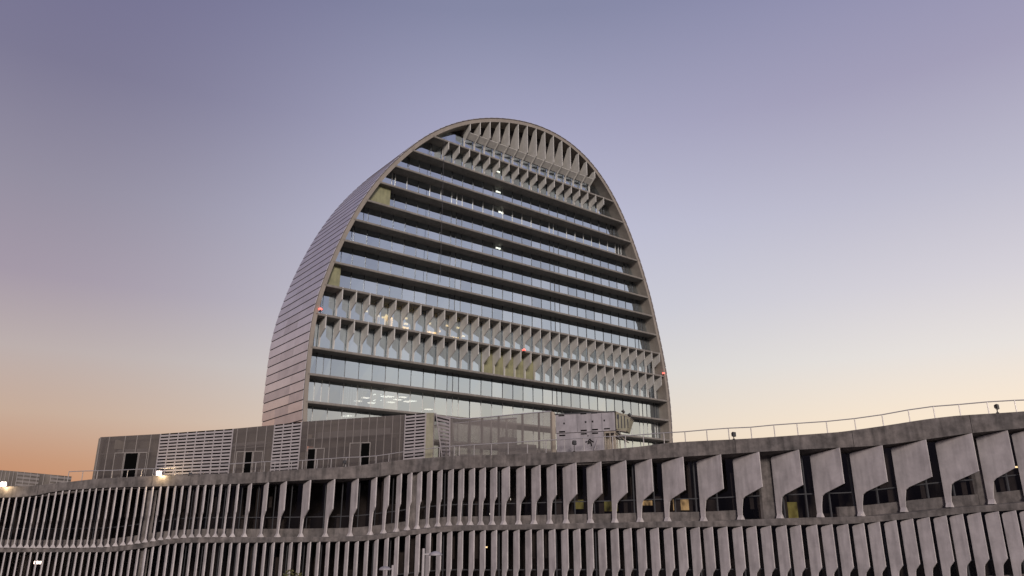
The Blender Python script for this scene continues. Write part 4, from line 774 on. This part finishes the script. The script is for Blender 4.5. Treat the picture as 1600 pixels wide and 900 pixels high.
# louvered panels
for f0, f1, nx in ((1, 2, 8), (3, 4, 3), (5, 6, 2)):
    b = MB(); A, B_ = PV(f0) - D * .10, PV(f1) - D * .10; dv = B_ - A
    za, zb_ = basez(A), basez(B_); ns = 17 if f0 == 1 else 18
    for k in range(ns):
        t0, t1 = (k + .0) / ns, (k + .56) / ns
        a0 = Vector((A.x, A.y, za + (A.z - za) * t0)); a1 = Vector((A.x, A.y, za + (A.z - za) * t1)); c0 = Vector((B_.x, B_.y, zb_ + (B_.z - zb_) * t0)); c1 = Vector((B_.x, B_.y, zb_ + (B_.z - zb_) * t1))
        b.prism([a0, c0, c1, a1], D * .05)
    for k in range(nx + 1):
        a = A.lerp(B_, k / nx); z0 = za + (zb_ - za) * k / nx; b.box(Vector((a.x, a.y, z0)) - D * .012, U * .09, D * .08, Z * (a.z - z0))
    lv = b.build('louver_panel', M['louver'], plant)
    b = MB(); front(b, f0, f1, -.03, 3); b.build('backing', M['slot'], lv)
# doors
def door(f, w_, h_, leaf):
    a = PV(f) - D * .06; z0 = basez(a) + .1; t = (PV(f + .02) - PV(f)); t.z = 0; t.normalize()
    b = MB(); b.box(Vector((a.x, a.y, z0)), t * w_, D * .03, Z * h_); d_ = b.build('doorway_dark_plate', M['slot'], plant)  # flat black plate on the screen, painted as the shade of an open doorway
    b = MB(); 
    o = Vector((a.x, a.y, z0)) - D * .02
    for s_, w2 in leaf:
        q0 = o + t * s_
        for xx in (0, w2): b.box(q0 + t * xx, t * .07, D * .05, Z * h_)
        b.box(q0 + Z * h_, t * (w2 + .07), D * .05, Z * .07)
    b.build('door_frame', M['equip'], d_)
    b = MB()
    for s_, w2 in leaf:
        if s_ < -.2 or s_ > w_ * .8: b.box(o + t * (s_ + .08) + D * .02, t * (w2 - .10), D * .02, Z * (h_ - .02))
    if b.v: b.build('door_leaf', M['screen'], d_)
door(.46, 1.35, 3.1, [(-1.05, .95), (0, 1.3), (1.4, .75)]); door(2.36, .75, 2.75, [(-.8, .72), (0, .7), (.8, .85)])
door(4.085, .8, 2.7, [(0, .75), (.82, .75)]); door(4.595, .9, 2.85, [(-1.0, .95), (0, .85)])
b = MB(); a = PV(4.082) - D * .1; b.box(Vector((a.x, a.y, basez(a) + 2.6)), U * .55, D * .04, Z * .45); b.build('door_sign_board', mat('faded orange board', (.42, .22, .17), .7), plant)
# tilted louver panel beside the gap
ex = empty('leaning_louver', PV(7.3), 'white louvered panel hinged open at an angle beside the netted yard', 'louver panel')
b = MB(); A = PV(7.05) - D * .2; B_ = PV(8.1) - D * .35; z0 = basez(A)
for k in range(15):
    t0, t1 = k / 15, (k + .55) / 15
    def lp(side, t):
        top = (A if side == 0 else B_); x_ = top + (U * .95 * (1 - t) if side == 0 else U * .1 * (1 - t)); return Vector((x_.x, x_.y, z0 + .1 + (top.z - .1 - z0) * t))
    b.prism([lp(0, t0), lp(1, t0), lp(1, t1), lp(0, t1)], D * .04)
b.build('slats', M['louver'], ex)
b = MB()
for sd_ in (0, 1): b.tube(lp(sd_, 0), lp(sd_, 1), .05, n=6)
b.build('panel_frame', M['louver'], ex)

# ================================================================== netted plant yard
yard = empty('netted_yard', PV(10), 'rooftop equipment yard screened with pale sagging wire netting', 'fence')
b = MB(); front(b, 8.0, 13.6, 0, 30); b.build('netting', M['netting'], yard)
b = MB(); front(b, 8.0, 13.6, -4.5, 30); b.build('netting', M['netting'], yard)
b = MB()
for k in range(40):
    a, c = PV(8 + 5.6 * k / 40), PV(8 + 5.6 * (k + 1) / 40)
    b.tube(a, c, .05, n=5)
b.build('top_rail', M['steel'], yard)
b = MB()
for k in range(40):
    a, c = PV(8 + 5.6 * k / 40), PV(8 + 5.6 * (k + 1) / 40); b.tube(a + D * 4.5, c + D * 4.5, .05, n=5)
b.build('top_rail', M['steel'], yard)
for f in (8.4, 9.6, 10.6, 11.5, 12.3, 12.75):
    for dd in (.08, 4.4):
        a = PV(f) + D * dd; z0 = basez(a); b = MB(); b.box(Vector((a.x, a.y, z0)), U * .13, D * .13, Z * (a.z - z0 - .03)); b.build('post', M['equip'], yard)
b = MB(); a = PV(13.62) - D * .1; z0 = basez(a); b.box(Vector((a.x, a.y, z0)), (PV(14.4) - PV(13.62)) * 1.2, D * .25, Z * (a.z - z0)); b.build('corner_post', M['cream'], yard)
labs = ['tall grey cabinet behind the netting, nearest the hinged louver panel', 'low wide air unit behind the netting, left of the dark frame', 'tall dark grey air unit in the middle of the netted yard', 'low air unit behind the netting next to the tall middle one', 'grey air unit behind the netting, nearest the cream post']
for (f, w_, h_, dd), lb in zip(((8.6, 1.0, 2.2, 1.6), (10.2, 1.6, 1.3, 2.2), (12.15, 1.4, 2.6, 1.8), (12.42, 1.2, 1.7, 1.5), (12.8, 1.5, 2.0, 2.4)), labs):
    a = PV(f) + D * dd; z0 = basez(a) + .05
    e = empty('air_unit', Vector((a.x, a.y, z0)), lb, 'air unit', 'air units in the netted yard')
    b = MB(); b.box(Vector((a.x, a.y, z0)), U * w_, D * .9, Z * h_); b.build('casing', M['equip'], e, bevel=.03)
    b = MB(); 
    for k in range(int(h_ / .16) - 2): b.box(Vector((a.x, a.y, z0 + .2 + .16 * k)) + U * .1 - D * .02, U * (w_ - .2), D * .03, Z * .06)
    b.build('grille', M['mullion'], e)

# ================================================================== white cabin
P1 = Vector((*DATA['P1'][:2], 0)); TT = Vector((*DATA['T'][:2], 0)); NN = Vector((-TT.y, TT.x, 0))
def CB(t, n, z): return P1 + TT * t + NN * n + Z * (z + EZ)
cabin = empty('rooftop_cabin', CB(2.4, 1, 5.1), 'two-tier white metal cabin with black slots and an overhanging upper box', 'cabin')
b = MB(); b.prism([CB(0, 0, 7.63), CB(4.78, 0, 7.66), CB(4.78, 0, 9.20), CB(0, 0, 9.12)], NN * 2.9); b.build('upper_box', M['paint'], cabin, bevel=.03)
b = MB(); b.prism([CB(0.03, .03, 5.0), CB(3.83, .03, 5.0), CB(3.85, .03, 7.625), CB(0.03, .03, 7.60)], NN * 2.8); b.build('lower_box', M['paint'], cabin, bevel=.02)
b = MB(); b.box(CB(-.1, -.06, 9.13), TT * 4.98, NN * 3.05, Z * .07); b.build('roof_sheet', M['mullion'], cabin)
for t0, z0, t1, z1 in DATA['con']['slots']:
    b = MB(); b.box(CB(t0, -.012 if z0 > 7.64 else .015, z1), TT * (t1 - t0), NN * .05, Z * (z0 - z1)); b.build('slot', M['slot'], cabin)
b = MB()
for t in (1.75, 2.9, 3.75): b.box(CB(t, -.01, 7.68), TT * .02, NN * .02, Z * 1.42)
b.build('seam', M['mullion'], cabin)
b = MB()
for t, n in ((3.95, .1), (4.35, .1), (4.72, .1), (4.72, 2.6), (4.72, 1.4)): b.tube(CB(t, n, 5.1), CB(t, n, 7.62), .045, n=6)
b.tube(CB(3.9, .1, 7.56), CB(4.8, .1, 7.56), .07, n=6); b.tube(CB(4.75, .1, 7.3), CB(4.75, 2.8, 7.3), .07, n=6); b.tube(CB(4.75, .1, 7.52), CB(5.4, 2.8, 7.0), .05, n=6)
b.tube(CB(4.0, .1, 5.2), CB(4.72, .1, 7.4), .03, n=5)
b.build('support_frame', M['cream'], cabin)
b = MB(); b.box(CB(3.9, .9, 5.0), TT * .8, NN * .05, Z * 2.5); b.build('inner_panel', M['cream'], cabin)
b = MB()
for st in DATA['con']['strokes']:
    for a, c in zip(st, st[1:]):
        b.tube(CB(a[0], -.0, a[1]), CB(c[0], -.0, c[1]), .045, .035, n=6)
b.build('black_scrawl', M['slot'], cabin)
(t0, z0), (t1, z1) = DATA['con']['brace']; b = MB(); b.tube(CB(t0, -.25, z0 - .3), CB(t1, -.05, z1), .045, n=6); b.build('brace', M['louver'], cabin)
# access cradle on its end
cr = empty('access_cradle', CB(5.3, 1.4, 7.7), 'greenish metal access cradle hung on the right end of the white cabin', 'cradle')
b = MB()
n0 = .25
pr_ = [(4.84, 7.80), (5.62, 7.62), (5.98, 8.62), (5.55, 8.98), (4.84, 9.16)]
b.prism([CB(t, n0, z) for t, z in pr_], NN * 1.9); b.build('shell', M['green_grey'], cr, bevel=.03)
b = MB()
for t in (5.0, 5.25, 5.5, 5.75): b.box(CB(t, n0 - .03, 7.86), TT * .07, NN * .03, Z * (.98 if t < 5.7 else .7))
b.box(CB(4.95, n0 - .035, 8.62), TT * .16, NN * .03, Z * .34)
b.build('ribs', M['mullion'], cr)
b = MB(); b.tube(CB(5.98, n0, 8.64), CB(4.86, n0, 9.18), .035, n=6); b.tube(CB(5.62, n0, 7.6), CB(4.86, n0, 7.72), .04, n=6); b.tube(CB(5.98, n0 + 1.9, 8.64), CB(5.98, n0, 8.64), .035, n=6); b.build('edge_rail', M['cream'], cr)
for k, (t, z0, lb) in enumerate(((5.45, 9.0, 'small dark spotlight on a stalk, nearer the cabin roof'), (5.93, 8.7, 'small dark spotlight on a stalk at the outer end of the cradle'))):
    e = empty('spotlight', CB(t, .5, z0 - .1), lb, 'spotlight', 'spotlights above the cradle')
    b = MB(); b.tube(CB(t, .5, z0 - .25), CB(t, .5, z0 + .12), .03, n=6); b.build('stalk', M['lampbody'], e)
    b = MB(); b.tube(CB(t - .10, .45, z0 + .30), CB(t + .06, .5, z0 + .08), .13, .09, n=9); b.build('head', M['lampbody'], e)

# ================================================================== far screened wing
fa = [P3(*p_) for p_ in DATA['far']]
wing = empty('far_wing', Vector((fa[1].x, fa[1].y, EZ + 2)), 'low distant rooftop block of pale louvers and brown screens at the left edge', 'building')
ends = [fa[0] + (fa[0] - fa[1]) * .6] + fa
def FW(f): i = min(int(f), 2); return ends[i].lerp(ends[i + 1], f - i)
b = MB()
for k in range(24):
    a, c = FW(3 * k / 24), FW(3 * (k + 1) / 24); b.quad(a - Z * 7, c - Z * 7, c, a); b.quad(a, c, c + D * 12, a + D * 12)
a = FW(3); b.quad(a - Z * 7, a, a + D * 12, a + D * 12 - Z * 7)
b.build('screen_wall', M['inner'], wing)
for f0, f1 in ((1.0, 1.25), (2.0, 2.42), (2.62, 3.0)):
    b = MB()
    for k in range(8):
        a, c = FW(f0) - D * .1, FW(f1 - .001) - D * .1; b.prism([a - Z * (.15 + .42 * k), c - Z * (.15 + .42 * k), c - Z * (.38 + .42 * k), a - Z * (.38 + .42 * k)], D * .05)
    b.build('louver_panel', M['equip'], wing)
b = MB()
for k in range(16): a = FW(1 + 2 * k / 16) - D * .12; b.tube(a - Z * 3.4, a, .05, n=5)
b.build('frame', M['stud'], wing)

# ================================================================== street lamps (only their tops reach into view)
def street_lamp(px_, hx, label):
    top = P3(*px_); hd = P3(*hx); e = empty('street_lamp', Vector((top.x, top.y, 0)), label, 'street lamp', 'street lamps in front of the office building')
    b = MB(); b.tube((top.x, top.y, 0), top, .11, .07, n=12); b.tube((top.x, top.y, 0), (top.x, top.y, .5), .16, n=12); b.build('pole', M['pole'], e, smooth=False)
    d_ = hd - Vector((top.x, top.y, hd.z)); d_.z = 0; sgn = d_.normalized(); b = MB(); b.tube(Vector((top.x, top.y, hd.z + .02)), hd + Z * .02, .035, n=7); b.build('arm', M['pole'], e)
    b = MB(); c = hd; rings = []
    for r_, h_ in ((.33, -.04), (.34, -.01), (.31, .05), (.23, .11), (.12, .15), (.02, .17)):
        rings.append([c + Vector((math.cos(t), math.sin(t), 0)) * r_ + Z * h_ for t in [q_ * math.pi / 8 for q_ in range(16)]])
    b.loft(rings); b.build('lamp_head', M['paint'], e, smooth=True)
lm = DATA['lamp']
street_lamp(lm[0], (lm[1][0] - .3, lm[1][1], lm[1][2] - .02), 'pale street lamp with a domed head, the taller and nearer of two')
street_lamp(lm[2], (lm[3][0] + .3, lm[3][1], lm[3][2] - .02), 'pale street lamp with a domed head, the lower and farther of two')

# ================================================================== tree whose top just shows
tx, ty, tz_ = DATA['tree'][0]; tr = random.Random(11)
tree = empty('tree', Vector((tx, ty, 0)), 'small tree with yellow-brown foliage, its top just reaching the lower fins', 'tree')
b = MB(); H_ = tz_ + EZ
b.tube((tx, ty, 0), (tx + .1, ty, H_ * .45), .14, .09, n=9)
for k in range(9):
    a = k * 2.4; b.tube((tx + .05, ty, H_ * (.35 + .03 * k)), (tx + math.cos(a) * 1.1, ty + math.sin(a) * 1.1, H_ * (.62 + .03 * k)), .05, .015, n=6)
b.build('trunk', M['trunk'], tree)
b = MB()
for k in range(3800):
    while True:
        v = Vector((tr.uniform(-1, 1), tr.uniform(-1, 1), tr.uniform(-1, 1)))
        if v.length < 1: break
    cl_ = math.sin(v.x * 5 + 1) * math.sin(v.y * 6) * math.sin(v.z * 5)
    if cl_ < -.25: continue
    c = Vector((tx + v.x * 1.35, ty + v.y * 1.35, H_ * .70 + v.z * H_ * .31))
    a = Vector((tr.gauss(0, 1), tr.gauss(0, 1), tr.gauss(0, 1))).normalized(); o = a.orthogonal().normalized(); s_z = tr.uniform(.05, .1)
    b.add([c - a * s_z, c + o * s_z * .5, c + a * s_z, c - o * s_z * .5], [(0, 1, 2, 3)])
b.build('crown', M['leaf'], tree)
